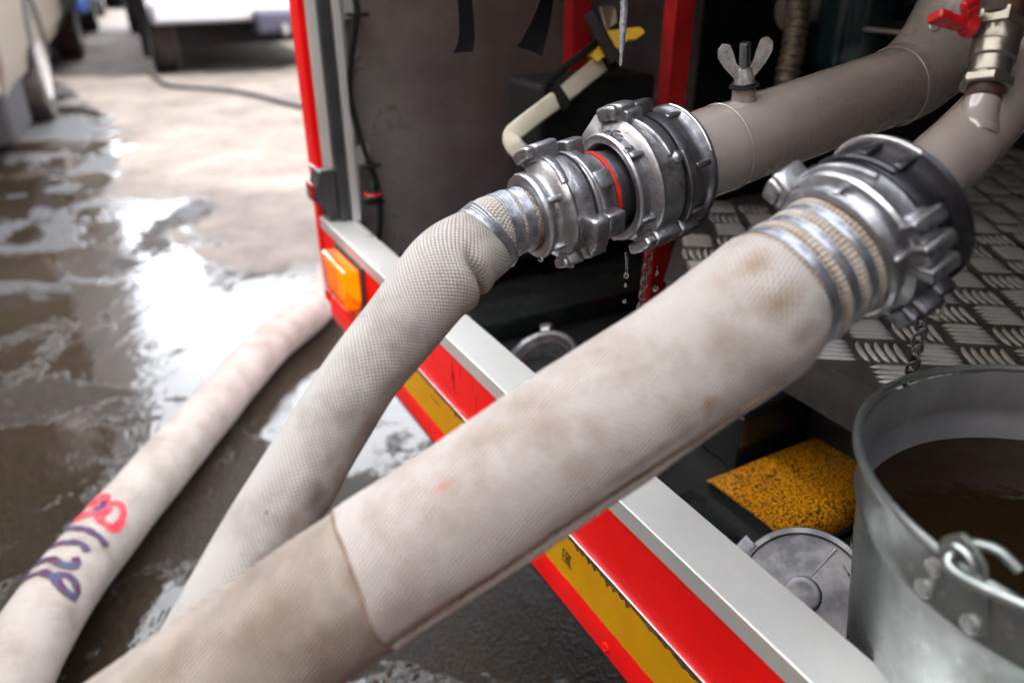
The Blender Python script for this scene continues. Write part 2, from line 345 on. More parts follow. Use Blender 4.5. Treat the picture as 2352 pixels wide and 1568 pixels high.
class Hose:
    def __init__(s, ctrl, ref, step=.003, seg=96):
        s.p, s.r, s.len = spline(ctrl, step); s.ref = ref; s.seg = seg; s.fr = []
        n = len(s.p)
        for i in range(n):
            t = (s.p[min(i+3, n-1)]-s.p[max(i-3, 0)]).normalized()
            R = (ref-t*ref.dot(t)).normalized(); s.fr.append((t, R, R.cross(t)))
    def near(s, x, y):
        return min(range(len(s.p)), key=lambda i: (proj(s.p[i])[0]-x)**2+(proj(s.p[i])[1]-y)**2)
    def uv_at(s, x, y, i0, i1):
        """fabric coordinates of the surface point seen at a pixel"""
        circ = 2*PI*s.r[(i0+i1)//2]; best = None; ic = s.near(x, y)
        for i in range(max(i0, ic-14), min(i1, ic+15)):
            for k in range(-24, 25):
                th = k*PI/50; q = proj(s.pt(i, th)); d = (q[0]-x)**2+(q[1]-y)**2
                if best is None or d < best[0]: best = (d, circ*(th+PI)/(2*PI), i*s.len/(len(s.p)-1))
        return best[1], best[2]
    def pt(s, i, th, dr=0, rf=None):
        t, R, B = s.fr[i]; r = s.r[i]
        k = rf(i*s.len/(len(s.p)-1), th) if rf else 0
        return s.p[i]+(R*math.cos(th)+B*math.sin(th))*(r+k+dr)
    def mesh(s, i0, i1, dr=0, rf=None, caps=False, segs=None):
        bm = bmesh.new(); seg = segs or s.seg; uvl = bm.loops.layers.uv.new('UVMap'); rings = []
        circ = 2*PI*s.r[(i0+i1)//2]; st = s.len/(len(s.p)-1)
        for i in range(i0, i1+1): rings.append([bm.verts.new(s.pt(i, 2*PI*k/seg-PI, dr, rf)) for k in range(seg)])
        for a in range(len(rings)-1):
            for k in range(seg):
                f = bm.faces.new((rings[a][k], rings[a][(k+1) % seg], rings[a+1][(k+1) % seg], rings[a+1][k]))
                u0, u1 = circ*k/seg, circ*(k+1)/seg; v0, v1 = (i0+a)*st, (i0+a+1)*st
                for lp, q in zip(f.loops, ((u0, v0), (u1, v0), (u1, v1), (u0, v1))): lp[uvl].uv = q
        if caps: bm.faces.new(rings[0]); bm.faces.new(rings[-1][::-1])
        return bm
    def wires(s, i0, n, gap, rw, dr, rf=None):
        mb = MB(); st = s.len/(len(s.p)-1); 
        for k in range(n):
            x = i0+k*gap/st; i = int(x); pts = []
            f = x-i; i = min(i, len(s.p)-2)
            for a in range(64):
                th = 2*PI*a/64
                pts.append(s.pt(i, th, dr, rf).lerp(s.pt(i+1, th, dr, rf), f))
            mb.tube(pts, rw, 6, closed=True)
        return mb
def smoothstep(a, b, x):
    t = min(1, max(0, (x-a)/(b-a))); return t*t*(3-2*t)
def gauss(x, w): return math.exp(-(x/w)**2)
from mathutils import noise as mnoise
def nse(a, b, c=0.): return mnoise.noise(V((a, b, c)))

def bvh_of(objs):
    """world-space BVH of finished objects"""
    vs = []; fs = []
    for o in objs:
        M_ = root_inv(o).inverted(); k = len(vs)
        vs += [M_ @ v.co for v in o.data.vertices]; fs += [[k+i for i in p.vertices] for p in o.data.polygons]
    return BVHTree.FromPolygons(vs, fs)
def ink(name, objs, lines, width, m, parent, lift=.0004, view=None):
    """flat marks lying on a curved surface"""
    tree = bvh_of(objs) if not isinstance(objs, BVHTree) else objs; bm = bmesh.new()
    for ln in lines:
        pts = []
        for (a, b) in zip(ln, ln[1:]):
            n = max(2, int(math.hypot(b[0]-a[0], b[1]-a[1])/3))
            for k in range(n): pts.append((a[0]+(b[0]-a[0])*k/n, a[1]+(b[1]-a[1])*k/n))
        pts.append(ln[-1]); hits = []
        for (x, y) in pts:
            r = ray(x, y).normalized(); h = tree.ray_cast(CAM, r)
            if h[0] is not None:
                nn = h[1] if h[1].dot(r) < 0 else -h[1]; hits.append((h[0], nn))
        for _ in range(2):
            hits = [((hits[max(i-1, 0)][0]+hits[i][0]*2+hits[min(i+1, len(hits)-1)][0])/4, hits[i][1]) for i in range(len(hits))]
        prev = None
        for i in range(len(hits)):
            p, nn = hits[i]; t = hits[min(i+1, len(hits)-1)][0]-hits[max(i-1, 0)][0]
            if t.length < 1e-7: continue
            sd_ = nn.cross(t.normalized()).normalized()*width*.5*(.8+.35*nse(p.x*60, p.y*60, p.z*60))
            row = [bm.verts.new(p+nn*lift-sd_), bm.verts.new(p+nn*(lift+.00008)), bm.verts.new(p+nn*lift+sd_)]
            if prev:
                bm.faces.new((prev[0], prev[1], row[1], row[0])); bm.faces.new((prev[1], prev[2], row[2], row[1]))
            prev = row
    return build(name, bm, m, parent)

# ================================================================ ROAD
def road():
    bm = bmesh.new()
    xs = sorted(set([-60, -30, -18, -12, -9, -7.5, 5, 9, 14, 25, 60]+[-6+i*.25 for i in range(45)])); ys = sorted(set([-20, -8, -4, 12, 16, 22, 30, 45, 80, 140]+[-2+i*.25 for i in range(50)]))
    g = {}
    for i, x in enumerate(xs):
        for j, y in enumerate(ys):
            z = 0
            if -6 <= x <= 5 and -2 <= y <= 10.25: z = .006*nse(x*.8, y*.8, 2)+.003*nse(x*2.3, y*2.3, 5)
            g[i, j] = bm.verts.new((x, y, z-.004))
    for i in range(len(xs)-1):
        for j in range(len(ys)-1): bm.faces.new((g[i, j], g[i+1, j], g[i+1, j+1], g[i, j+1]))
    m = bpy.data.materials.new('wet_asphalt'); m.use_nodes = True; n = m.node_tree.nodes; L = m.node_tree.links; b = n['Principled BSDF']
    tc = n.new('ShaderNodeNewGeometry')
    def noise(sc, det=5, ro=.55, loc=(0, 0, 0), stretch=(1, 1, 1), rot=0, dist=0):
        mp = n.new('ShaderNodeMapping'); mp.inputs['Location'].default_value = loc; mp.inputs['Scale'].default_value = stretch; mp.inputs['Rotation'].default_value = (0, 0, rot)
        nz = n.new('ShaderNodeTexNoise'); nz.inputs['Scale'].default_value = sc; nz.inputs['Detail'].default_value = det; nz.inputs['Roughness'].default_value = ro; nz.inputs['Distortion'].default_value = dist
        L.new(tc.outputs['Position'], mp.inputs[0]); L.new(mp.outputs[0], nz.inputs['Vector']); return nz.outputs['Fac']
    def mr(v, a, b_, c=0, d=1, sm=False):
        r = n.new('ShaderNodeMapRange'); r.inputs[1].default_value = a; r.inputs[2].default_value = b_; r.inputs[3].default_value = c; r.inputs[4].default_value = d
        if sm: r.interpolation_type = 'SMOOTHSTEP'
        L.new(v, r.inputs[0]); return r.outputs[0]
    def M(op, a, b_=None):
        q = n.new('ShaderNodeMath'); q.operation = op
        for i, x in enumerate((a, b_)):
            if x is None: continue
            if isinstance(x, (int, float)): q.inputs[i].default_value = x
            else: L.new(x, q.inputs[i])
        return q.outputs[0]
    sp = n.new('ShaderNodeSeparateXYZ'); L.new(tc.outputs['Position'], sp.inputs[0])
    x, y = sp.outputs[0], sp.outputs[1]
    # distance across the street from the truck's side line (truck inwards coordinate)
    tt = M('ADD', M('MULTIPLY', M('SUBTRACT', x, OX), N.x), M('MULTIPLY', M('SUBTRACT', y, OY), N.y))
    ss = M('ADD', M('MULTIPLY', M('SUBTRACT', x, OX), U.x), M('MULTIPLY', M('SUBTRACT', y, OY), U.y))
    # dry tongue of road: beyond the truck and towards the truck side of the street
    nb = noise(.9, 6, .6, dist=.6)
    dry = M('ADD', M('ADD', M('MULTIPLY', M('ADD', tt, .02), 1.3), M('MULTIPLY', M('SUBTRACT', ss, 3.0), .13)), M('MULTIPLY', M('SUBTRACT', nb, .5), 2.3))
    dry = M('MULTIPLY', mr(dry, .05, .16, sm=True), mr(ss, 2.2, 2.7, sm=True))
    nd = noise(1.0, 5, .6, (2, 6, 0), (1, 1.5, 1), dist=.8)
    damp = M('MULTIPLY', mr(nd, .53, .56), mr(ss, 2.2, 3.0, sm=True))
    # standing-water film: everything wet except patches of open texture
    pn = M('ADD', noise(1.7, 9, .66, (4, 1, 0), dist=.5), M('MULTIPLY', M('SUBTRACT', noise(55, 4, .6, (2, 2, 0)), .5), .10))
    pn = M('SUBTRACT', pn, M('MULTIPLY', M('MULTIPLY', mr(ss, 1.35, .95), mr(tt, -.45, -.2)), .13))
    film = mr(pn, .42, .445)
    grain = noise(260, 3, .6); stones = n.new('ShaderNodeTexVoronoi'); stones.inputs['Scale'].default_value = 150; L.new(tc.outputs['Position'], stones.inputs['Vector'])
    c1 = n.new('ShaderNodeMixRGB'); c1.inputs['Color1'].default_value = (.003, .0022, .0015, 1); c1.inputs['Color2'].default_value = (.017, .012, .0075, 1)
    L.new(mr(M('MULTIPLY', stones.outputs['Distance'], M('ADD', noise(40, 6), .4)), .1, .55), c1.inputs['Fac'])
    c2 = n.new('ShaderNodeMixRGB'); c2.inputs['Color1'].default_value = (.150, .130, .114, 1); c2.inputs['Color2'].default_value = (.078, .068, .062, 1)
    L.new(mr(noise(2.2, 9, .75), .35, .65), c2.inputs['Fac'])
    c3 = n.new('ShaderNodeMixRGB'); L.new(dry, c3.inputs['Fac']); L.new(c1.outputs[0], c3.inputs['Color1']); L.new(c2.outputs[0], c3.inputs['Color2'])
    L.new(c3.outputs[0], b.inputs['Base Color'])
    c4 = n.new('ShaderNodeMixRGB'); c4.inputs['Color2'].default_value = (.040, .040, .042, 1); L.new(c3.outputs[0], c4.inputs['Color1']); L.new(M('MULTIPLY', damp, M('SUBTRACT', 1.0, dry)), c4.inputs['Fac']); L.new(c4.outputs[0], b.inputs['Base Color'])
    wet = M('MULTIPLY', M('MULTIPLY', film, M('SUBTRACT', 1.0, dry)), M('SUBTRACT', 1.0, damp))
    ro = M('ADD', M('MULTIPLY', wet, -.41), .44)
    ro = M('ADD', ro, M('MULTIPLY', dry, .52)); L.new(ro, b.inputs['Roughness'])
    b.inputs['IOR'].default_value = 1.5; L.new(M('ADD', M('MULTIPLY', wet, .34), .06), b.inputs['Specular IOR Level'])
    # bump: water ripples + open asphalt grain
    rip = M('ADD', M('MULTIPLY', noise(9, 4, .55, stretch=(1, .55, 1), rot=.5, dist=1.2), .0022), M('MULTIPLY', noise(45, 3, .55, (1, 7, 0)), .00022))
    chop = mr(noise(1.6, 4, .55, (9, 3, 0)), .55, .68)
    rip = M('ADD', rip, M('MULTIPLY', M('MULTIPLY', noise(95, 3, .6, (3, 2, 0)), .0022), chop))
    gb = M('MULTIPLY', M('SUBTRACT', 1.0, wet), M('ADD', M('MULTIPLY', stones.outputs['Distance'], .0016), M('MULTIPLY', grain, .0007)))
    bp = n.new('ShaderNodeBump'); bp.inputs['Strength'].default_value = 1; bp.inputs['Distance'].default_value = 1.0
    L.new(M('ADD', rip, gb), bp.inputs['Height']); L.new(bp.outputs[0], b.inputs['Normal'])
    o = build('road', bm, m, None, smooth=True); o.location = o.location
    struct(o)
road()

# ================================================================ BUILDINGS along the street (mostly outside the frame; they shade and reflect)
MT['facade_dark'] = mat('brown_facade', (.09, .07, .055), .8, 0, (.06, .048, .04), .8)
MT['facade_bounce'] = mat('bounce_facade', (.62, .585, .53), .8, 0, (.54, .51, .465), .8)  # facade paled to bounce fill light onto the sill
MT['facade_pale'] = mat('pale_facade', (.30, .27, .23), .8, 0, (.22, .19, .16), .6)
MT['glass_dark'] = mat('window_glass', (.02, .025, .03), .3, spec=.3)
def facade(name, label, t0, t1, s0, s1, h, m, face):
    root = thing(name, label, 'building', T((t0+t1)/2, (s0+s1)/2, 0), YAW)
    mb = MB(); mb.tbox(t0, t1, s0, s1, -.02, h); build('wall', mb, m, root, False)
    mb = MB(); mb.tbox(t0-.25, t1+.25, s0-.25, s1+.25, h+.002, h+.35, .03); build('cornice', mb, MT['facade_pale'], root, False)
    tf = t1 if face > 0 else t0; d = .03*face
    if face > 0 and t0 < -8 and s1 > 0:
        mb = MB(); mb.tbox(tf+.002, tf+.12, s0, s1, -.02, 3.0, .02); build('dark_base_band', mb, MT['facade_dark'], root, False); tf += .12  # dark band added to darken the reflection in the wet road
    k = 0; z = 1.0
    while z+1.6 < h:
        s = s0+1.2
        while s+1.3 < s1:
            a, b = sorted((tf-.01*face, tf+d)); mb = MB(); mb.tbox(a, b, s, s+1.2, z, z+1.6)
            f = build('window', mb, MT['facade_pale'], root, False)
            a, b = sorted((tf+d*.5, tf+d+.004*face)); mb = MB(); mb.tbox(a, b, s+.08, s+1.12, z+.08, z+1.52); build('pane', mb, MT['glass_dark'], f, False)
            s += 3.0
        z += 3.1
facade('apartment_building', 'apartment building along the far side of the street, paled to bounce light', -8.6, -4.9, -14, 19, 11.5, MT['facade_bounce'], 1)
facade('sun_block_building', 'pale tall building added out of view behind the fire engine to block the sun', 4.6, 12, -16, -5, 17, MT['facade_pale'], -1)  # unseen block, its end placed to set where sunlight begins
facade('street_end_building', 'pale building closing the far end of the street', -10, 14, 42, 48, 6, MT['facade_pale'], -1)
facade('rear_light_block', 'brown building added out of view behind the fire engine to cut rear light', -8.6, 12, -17, -13, 15, MT['facade_dark'], 1)  # unseen block, height and place set to cut light from behind

# ================================================================ FIRE ENGINE
TR = thing('fire_engine', 'red fire engine with open pump compartment and grey outlet pipes', 'fire engine', T(0, 0, 0), YAW)
def tb(name, m, *b, bev=0., parent=None, label=None, ang=35):
    mb = MB(); mb.tbox(*b, bev); return build(name, mb, m, parent or TR, True, ang, label)
S1 = 1.13; S0 = -1.25
# shell
tb('rear_body', MT['red'], .0, 2.3, S1+.03, S1+.06, .42, 3.0, bev=.005, label='red outer corner panel of the body')
tb('body_front', MT['red'], .0, 2.3, S0-2.6, S0-.01, .42, 3.0, bev=.02)
tb('body_above', MT['red'], .0, 2.3, S0, S1+.025, 1.56, 3.0, bev=.02)
tb('back_wall', MT['black'], 1.45, 1.47, S0, S1, .30, 1.555)
tb('compartment_floor', MT['black'], .05, 1.448, S0, S1-.001, .30, .33)
tb('compartment_ceiling', MT['ceil'], .02, 1.448, S0, S1, 1.54, 1.558)  # unseen, set low to keep light off the pipes
tb('front_side_wall', MT['black'], .06, 1.448, S0, S0+.01, .332, 1.538)
# stained sheet side wall, slightly buckled
mb = MB(); bm = mb.bm; g = {}
for i in range(25):
    for j in range(41):
        t = .062+.78*i/24; z = .50+1.035*j/40
        g[i, j] = bm.verts.new(T(t, S1-.022+.004*nse(t*4, z*3, 1), z))
for i in range(24):
    for j in range(40): bm.faces.new((g[i, j], g[i+1, j], g[i+1, j+1], g[i, j+1]))
r_ = bmesh.ops.solidify(bm, geom=bm.faces[:], thickness=.003)
build('side_wall_sheet', mb, MT['sheet'], TR)
tb('inner_wall', MT['black'], .06, 1.448, S1-.012, S1+.0, .332, 1.538)
tb('wall_base_strip', MT['black_wet'], .062, .9, S1-.06, S1-.026, .46, .52, bev=.004)
for z in (.70, .94): tb('bracket_plate', MT['alu_rail'], .064, .088, S1-.034, S1-.027, z, z+.035, bev=.001)
# corner post
def post(name, m, t0, t1, s0, s1, z0=.602, z1=1.555, bev=.0015): return tb(name, m, t0, t1, s0, s1, z0, z1, bev=bev)
post('red_corner_strip', MT['red'], -.004, .007, S1-.012, S1+.028, .70)
post('white_corner_strip', MT['white'], .0075, .025, S1-.016, S1+.028, .70)
post('rubber_door_seal', MT['rubber'], .0255, .046, S1-.028, S1+.025)
for k, (a, b_) in enumerate(((.0465, .051), (.052, .0555), (.0565, .062))):
    post('guide_rail', MT['alu_rail'], a, b_, S1-.040-.006*(k % 2), S1-.012)
tb('strip_end_clip', MT['alu_edge'], -.006, .026, S1-.02, S1+.03, .692, .699, bev=.001)
# rubber lamp arm with small red lens at the corner
mb = MB(); mb.prism([T(.024, S1+.03, .695), T(.000, S1+.03, .695), T(-.013, S1+.03, .655), T(-.013, S1+.03, .638), T(.004, S1+.03, .626), T(.008, S1+.03, .604), T(.024, S1+.03, .604)], U*-.05)
ls = build('corner_lamp_holder', mb, MT['rubber'], TR, False)
tb('red_lens', MT['red_lens'], -.0185, -.0135, S1-.018, S1+.024, .640, .672, bev=.003, parent=ls)
# sill: aluminium angle, red panel, reflective strip, lower panel
mb = MB(); mb.prism([T(0, S0, .600), T(.052, S0, .600), T(.052, S0, .594), T(.0025, S0, .594), T(.0025, S0, .580), T(0, S0, .580)], U*(S1+.025-S0))
bmesh.ops.bevel(mb.bm, geom=[e for e in mb.bm.edges if (e.verts[0].co-T(0, S0, .6)).length < 1e-4 and (e.verts[1].co-T(0, S1+.025, .6)).length < 1e-4], offset=.0016, segments=3, affect='EDGES')
build('sill_rail', mb, MT['alu_rail'], TR, True, 50)
tb('rail_bead', mat('pale_rail_edge', (.86, .86, .85), .5, 0), -.0005, .0012, S0, S1+.02, .5996, .6006, bev=.0003)  # thin pale line laid along the rail edge
tb('side_panel', MT['red'], .0012, .0035, S0, S1+.02, .41, .5785)
tb('panel_seam_rail', MT['alu_edge'], -.0016, .0010, S0, S1+.02, .5005, .5025, bev=.0005)
tb('lower_side_panel', MT['red'], -.0006, .0010, S0, S1+.02, .398, .4362, bev=.0005)
# hatch-edged yellow retroreflective strip
bmA = bmesh.new(); bmB = bmesh.new()
def strip(bm, top, bot, s0, s1, t, jag):
    prev = None; n = int((s1-s0)/.0035)
    for i in range(n+1):
        s = s0+(s1-s0)*i/n; zt = top-jag*abs(nse(s*90, 3, 1))*2.2-jag*.8*(i % 3 == 0)*rnd(); zb = bot+jag*.25*nse(s*70, 9, 1)
        row = (bm.verts.new(T(t, s, zt)), bm.verts.new(T(t, s, zb)))
        if prev: bm.faces.new((prev[0], prev[1], row[1], row[0]))
        prev = row
strip(bmB, .4985, .4365, S0+.1, .985, .0000, .0002); strip(bmA, .4965, .4380, S0+.1, .985, -.0012, .0045)
for b_, nm_, mm_ in ((bmB, 'strip_backing', MT['dirt_edge']), (bmA, 'reflective_strip', MT['yellow'])):
    bmesh.ops.solidify(b_, geom=b_.faces[:], thickness=.0003); STRIP = build(nm_, b_, mm_, TR, False)
# EAC mark and a small mark further along
def glyphs(strokes, org, rt, up, wd, m, parent, off):
    bm = bmesh.new()
    for (x0, y0, x1, y1) in strokes:
        a = org+rt*x0+up*y0; b = org+rt*x1+up*y1; d = (b-a).normalized(); q = d.cross(off.normalized())*wd*.5
        vs = [bm.verts.new(v) for v in (a-q-d*wd*.5, a+q-d*wd*.5, b+q+d*wd*.5, b-q+d*wd*.5)]; bm.faces.new(vs)
    bmesh.ops.translate(bm, verts=bm.verts, vec=off); return build('printed_mark', bm, m, parent, False)
EAC = [(0, 0, 0, 1), (0, 1, .24, 1), (0, .5, .2, .5), (0, 0, .24, 0), (.42, 0, .42, 1), (.42, 1, .66, 1), (.66, 1, .66, 0), (.42, .5, .66, .5), (.84, 0, .84, 1), (.84, 1, 1.08, 1), (.84, 0, 1.08, 0)]
glyphs(EAC, T(-.0018, .305, .461), -U*.015, V((0, 0, .0150)), .0015, MT['marker_ink'], STRIP, N*-.0003)
glyphs([(i*.3, .2*(i % 2), i*.3+.16, .5+.3*(i % 3 == 0)) for i in range(9)], T(-.0018, .655, .478), -U*.012, V((0, 0, .004)), .0012, MT['marker_ink'], STRIP, N*-.0003)
# water beads and runs on the red panel
mb = MB(); random.seed(11)
for k in range(150):
    s_ = rnd()**1.2*1.0-.02; z_ = .505+.07*rnd(); q_ = .0006+.0012*rnd()**3
    mb.lathe(T(.0012, s_, z_), -N, U, [(0, q_), (q_*.35, q_*.8), (q_*.5, q_*.4), (q_*.52, .0001)], 8, rf=lambda x, th: 1)
for k in range(26):
    s_ = .30+.55*rnd(); z_ = .575-.02*rnd(); l_ = .008+.03*rnd()
    mb.tube([T(.0010, s_+.0006*math.sin(j*1.3+k), z_-l_*j/6) for j in range(7)], lambda f: .00045+.0004*f, 6)
o = build('water_beads', mb, MT['drop'], TR); o['kind'] = 'stuff'
# rivets
def rivet(c, nrm, r, m, parent=TR, name='rivet'):
    mb = MB(); R = nrm.orthogonal().normalized()
    mb.lathe(c, nrm, R, [(0, r), (r*.25, r*.95), (r*.42, r*.62), (r*.40, r*.42), (r*.15, r*.36), (r*.15, .0001)], 20); return build(name, mb, m, parent)
for s in (.446, -.10, 1.0): rivet(T(.042, s, .6), V((0, 0, 1)), .0055, MT['alu_edge'])
for s in (.222, .638, -.2): rivet(T(-.0008, s, .409), -N, .006, MT['red'])
# amber side marker lamp
mb = MB(); mb.tbox(-.034, -.004, .93, 1.05, .502, .575, .006); lamp = build('side_marker_lamp', mb, MT['amber'], TR, True, 40, 'orange side marker lamp with glossy lens')
tb('lamp_gasket', MT['rubber'], -.0038, .0008, .918, 1.062, .495, .580, bev=.001, parent=lamp)
tb('glow_core', mat('lens_glow', (.9, .5, .05), .3, emit=(1, .42, .03, .5)), -.010, -.005, .94, 1.04, .515, .565, parent=lamp)  # added glow inside the lens, standing in for a bright glint
for s in (.97, 1.01): tb('lens_rib', MT['amber'], -.0355, -.034, s, s+.006, .506, .571, bev=.001, parent=lamp)
# wheel-arch box under sill (dark chassis)
tb('chassis_beam', MT['black'], .35, .45, S0, S1, .30, .42)
# red inner frame posts
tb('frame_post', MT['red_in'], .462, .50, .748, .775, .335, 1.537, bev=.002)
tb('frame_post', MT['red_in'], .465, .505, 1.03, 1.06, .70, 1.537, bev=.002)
# cable down the post and its clips
pts = [T(.076, 1.08, 1.2), T(.076, 1.075, 1.0), T(.078, 1.07, .95), T(.062, 1.085, .86), T(.060, 1.085, .80), T(.075, 1.075, .72), T(.088, 1.07, .665), T(.088, 1.07, .60), T(.08, 1.08, .54)]
p_, _, _ = spline(pts, .01); mb = MB(); mb.tube(p_, .0048, 10); build('cable', mb, MT['cable'], TR)
for z in (.945, .70, .635): tb('cable_clip', MT['black'], .062, .098, 1.066, 1.084, z, z+.006, bev=.001)
# small red-ringed plug
mb = MB(); mb.lathe(T(.076, 1.062, .655), V((0, 0, 1)), N, [(0, .0001), (0, .013), (.006, .014), (.006, .009), (.022, .008), (.024, .0001)], 20)
pl_ = build('drain_plug', mb, MT['bolt'], TR); mb = MB(); mb.tube([T(.076, 1.062, .657)+(N*math.cos(a*PI/12)+U*math.sin(a*PI/12))*.0145 for a in range(24)], .0022, 6, closed=True); build('red_ring', mb, MT['handle_red'], pl_)

# ---- lower structure
FL = .43
tb('inner_floor', MT['black'], .056, 1.2, S0, S1-.07, FL-.02, FL)
tb('beam', MT['black_wet'], .06, 1.1, .83, .92, FL+.002, .47, bev=.004)
tb('beam', MT['black_wet'], .30, 1.1, .355, .455, FL+.002, .515, bev=.005)
tb('beam', MT['black_wet'], .12, .42, .20, .352, FL+.002, .437, bev=.003)
tb('bracket_angle', MT['black_wet'], .135, .155, .30, .36, FL+.01, .49, bev=.002)
tb('beam', MT['black'], .42, 1.1, -.5, .35, FL+.002, .50, bev=.004)
# bright metal strip on the beam top, giving it a wet sheen
tb('wet_sheen_strip', MT['tread'], .30, .46, .362, .45, .5155, .519, bev=.001)
# yellow speckled cover
mb = MB(); prof = [(.0, 0), (.010, .004), (.10, .007), (.118, .004), (.128, -.006), (.132, -.022)]
bm = mb.bm; prev = None
mb.prism([T(.232, .338-x, .456+z) for x, z in prof]+[T(.232, .338-x*.985-.001, .4535+z) for x, z in prof[::-1]], N*.30)
build('speckled_cover', mb, MT['rust_yellow'], TR, True, 60, label='worn yellow cover speckled with black')
mb = MB(); mb.prism([T(.234, .335-x*.96, .4515+z) for x, z in prof]+[T(.234, .335-.125, .432), T(.234, .335, .432)], N*.29); build('cover_housing', mb, MT['black_wet'], TR, False)

# ---- tread plate
ZP = .66
mb = MB(); mb.prism([T(.273, .50, ZP), T(.36, .585, ZP), T(.50, .72, ZP), T(1.40, .72, ZP), T(1.40, -.60, ZP), T(.37, -.60, ZP), T(.37, .085, ZP), T(.273, .125, ZP)], V((0, 0, -.004)))
plate = build('tread_plate', mb, MT['tread'], TR, False, label='grey five-bar tread plate floor')
tb('plate_lip', MT['tread'], .277, .281, .13, .50, .60, ZP-.0045, bev=.001, parent=plate)
def bar_mesh():
    bm = bmesh.new(); n = 8; L_, W_, Hh = .0240, .0037, .0034
    base = []; mid = []
    for k in range(n+1):
        f = -1+2*k/n; w_ = W_*math.sqrt(max(.0, 1-f*f)); cv = .0020*(1-f*f)
        base.append((f*L_, w_, cv)); 
    lo = [bm.verts.new((x, cv-w_, 0)) for x, w_, cv in base]; hi = [bm.verts.new((x, cv+w_, 0)) for x, w_, cv in base[1:-1]]
    hi = [lo[0]]+hi+[lo[-1]]
    top = [bm.verts.new((x*.96, cv, Hh*(w_/W_)**.6)) for x, w_, cv in base[1:-1]]; top = [lo[0]]+top+[lo[-1]]
    for a in range(n):
        for A_, B_ in ((lo, top), (top, hi)):
            q = [A_[a], A_[a+1], B_[a+1], B_[a]]; q2 = []
            for v_ in q:
                if v_ not in q2: q2.append(v_)
            if len(q2) > 2: bm.faces.new(q2)
    me = bpy.data.meshes.new('tread_bar'); bmesh.ops.recalc_face_normals(bm, faces=bm.faces); bm.to_mesh(me); bm.free()
    me.polygons.foreach_set('use_smooth', [True]*len(me.polygons)); me.materials.append(MT['bar']); return me
BAR = bar_mesh(); cell = .0550; ang0 = math.radians(-36); bars = []
ca, sa = math.cos(ang0), math.sin(ang0)
for i in range(-45, 45):
    for j in range(-45, 45):
        cx = .8+(i*ca-j*sa)*cell; cy = .1+(i*sa+j*ca)*cell
        if not (.293 < cx < 1.38 and -.58 < cy < .70) or (cx < .39 and cy < .145) or cy > .47+(cx-.273)*.98: continue
        for k in range(5):
            o = (k-2)*.0100
            if (i+j) % 2 == 0: dx, dy, a = -sa*o, ca*o, ang0
            else: dx, dy, a = ca*o, sa*o, ang0+PI/2
            x_, y_ = cx+dx, cy+dy; q = proj(T(x_, y_, ZP))
            vis = 0 < q[0] < 2352 and 0 < q[1] < 1568 and not (q[0] > 1990 and q[1] > 860) and (q[1] < 820-(q[0]-1880)*.15)
            vis = vis and (q[0] > 2170 or q[1] > 820-1.25*(q[0]-1640) or q[0] < 1790)
            bars.append((0 if vis else 1, q[2] if q[2] > 0 else 9, x_, y_, a+(rnd()-.5)*.05))
bars.sort()
rest = bmesh.new()
pinv = root_inv(plate); BV = [v_.co.copy() for v_ in BAR.vertices]; BFc = [tuple(p.vertices) for p in BAR.polygons]; vv_ = []; ff_ = []
rest.free()
for n_i, (vis, d, x_, y_, a) in enumerate(bars):
    Mw = Matrix.Translation(T(x_, y_, ZP)) @ Matrix.Rotation(YAW+a, 4, 'Z')
    if n_i < 290:
        o = link('tread_bar', BAR, None, plate); Ml = pinv @ Mw; o.location = Ml.to_translation(); o.rotation_euler = Ml.to_euler()
    else:
        k0 = len(vv_); Ml = pinv @ Mw; vv_ += [Ml @ c for c in BV]; ff_ += [tuple(k0+i for i in f) for f in BFc]
me = bpy.data.meshes.new('tread_bars'); me.from_pydata(vv_, [], ff_); me.polygons.foreach_set('use_smooth', [True]*len(me.polygons))
o = link('tread_bars', me, MT['bar'], plate); o['kind'] = 'stuff'

# ================================================================ OUTLET PIPES
A1 = P(1218, 496, .642); D1U = (N*.988+V((0, 0, .155))).normalized(); D1 = D1U*.87
def refR(A, D):
    D = D.normalized(); c = (CAM-A).normalized(); return (c-D*c.dot(D)).normalized()
R1 = refR(A1, D1U)
def ax1(x): return A1+D1*x if x < .19 else A1+D1U*(x-.0247)
pr = proj(ax1(.18)); print('c1 end', pr, 'pipe', proj(ax1(.4)))
# first pipe: straight, then swept elbow upwards
pc = [(ax1(.168), .0405), (ax1(.20), .0405), (ax1(.236), .0412), (ax1(.2375), .0400), (ax1(.30), .0395), (ax1(.40), .0395), (ax1(.472), .0395)]
p_, r_, _ = spline(pc, .004)
e0 = ax1(.472); ctr = e0+D1U*.0; upv = V((0, 0, 1)); 
el = [(e0, .0405), (e0+D1U*.03+upv*.004, .0425), (e0+D1U*.075+upv*.030, .048), (e0+D1U*.11+upv*.085, .052), (e0+D1U*.125+upv*.16, .052), (e0+D1U*.13+upv*.5, .052)]
mb = MB(); mb.tube(p_, lambda f: r_[min(len(r_)-1, int(round(f*(len(r_)-1))))], 64, caps=False)
pipe1 = build('outlet_pipe', mb, MT['grey_paint'], TR, True, 60, 'long grey painted outlet pipe with wing nut')
q_, rq, _ = spline(el, .006); mb = MB(); mb.tube(q_, lambda f: rq[min(len(rq)-1, int(round(f*(len(rq)-1))))], 56, caps=False)
build('pipe_elbow', mb, MT['grey_paint'], pipe1, True, 60)
def torus_pts(c, D, r, n=64):
    R = D.orthogonal().normalized(); B = D.cross(R); return [c+(R*math.cos(2*PI*k/n)+B*math.sin(2*PI*k/n))*r*(1+.006*nse(k*.7, r*50, 1)) for k in range(n)]
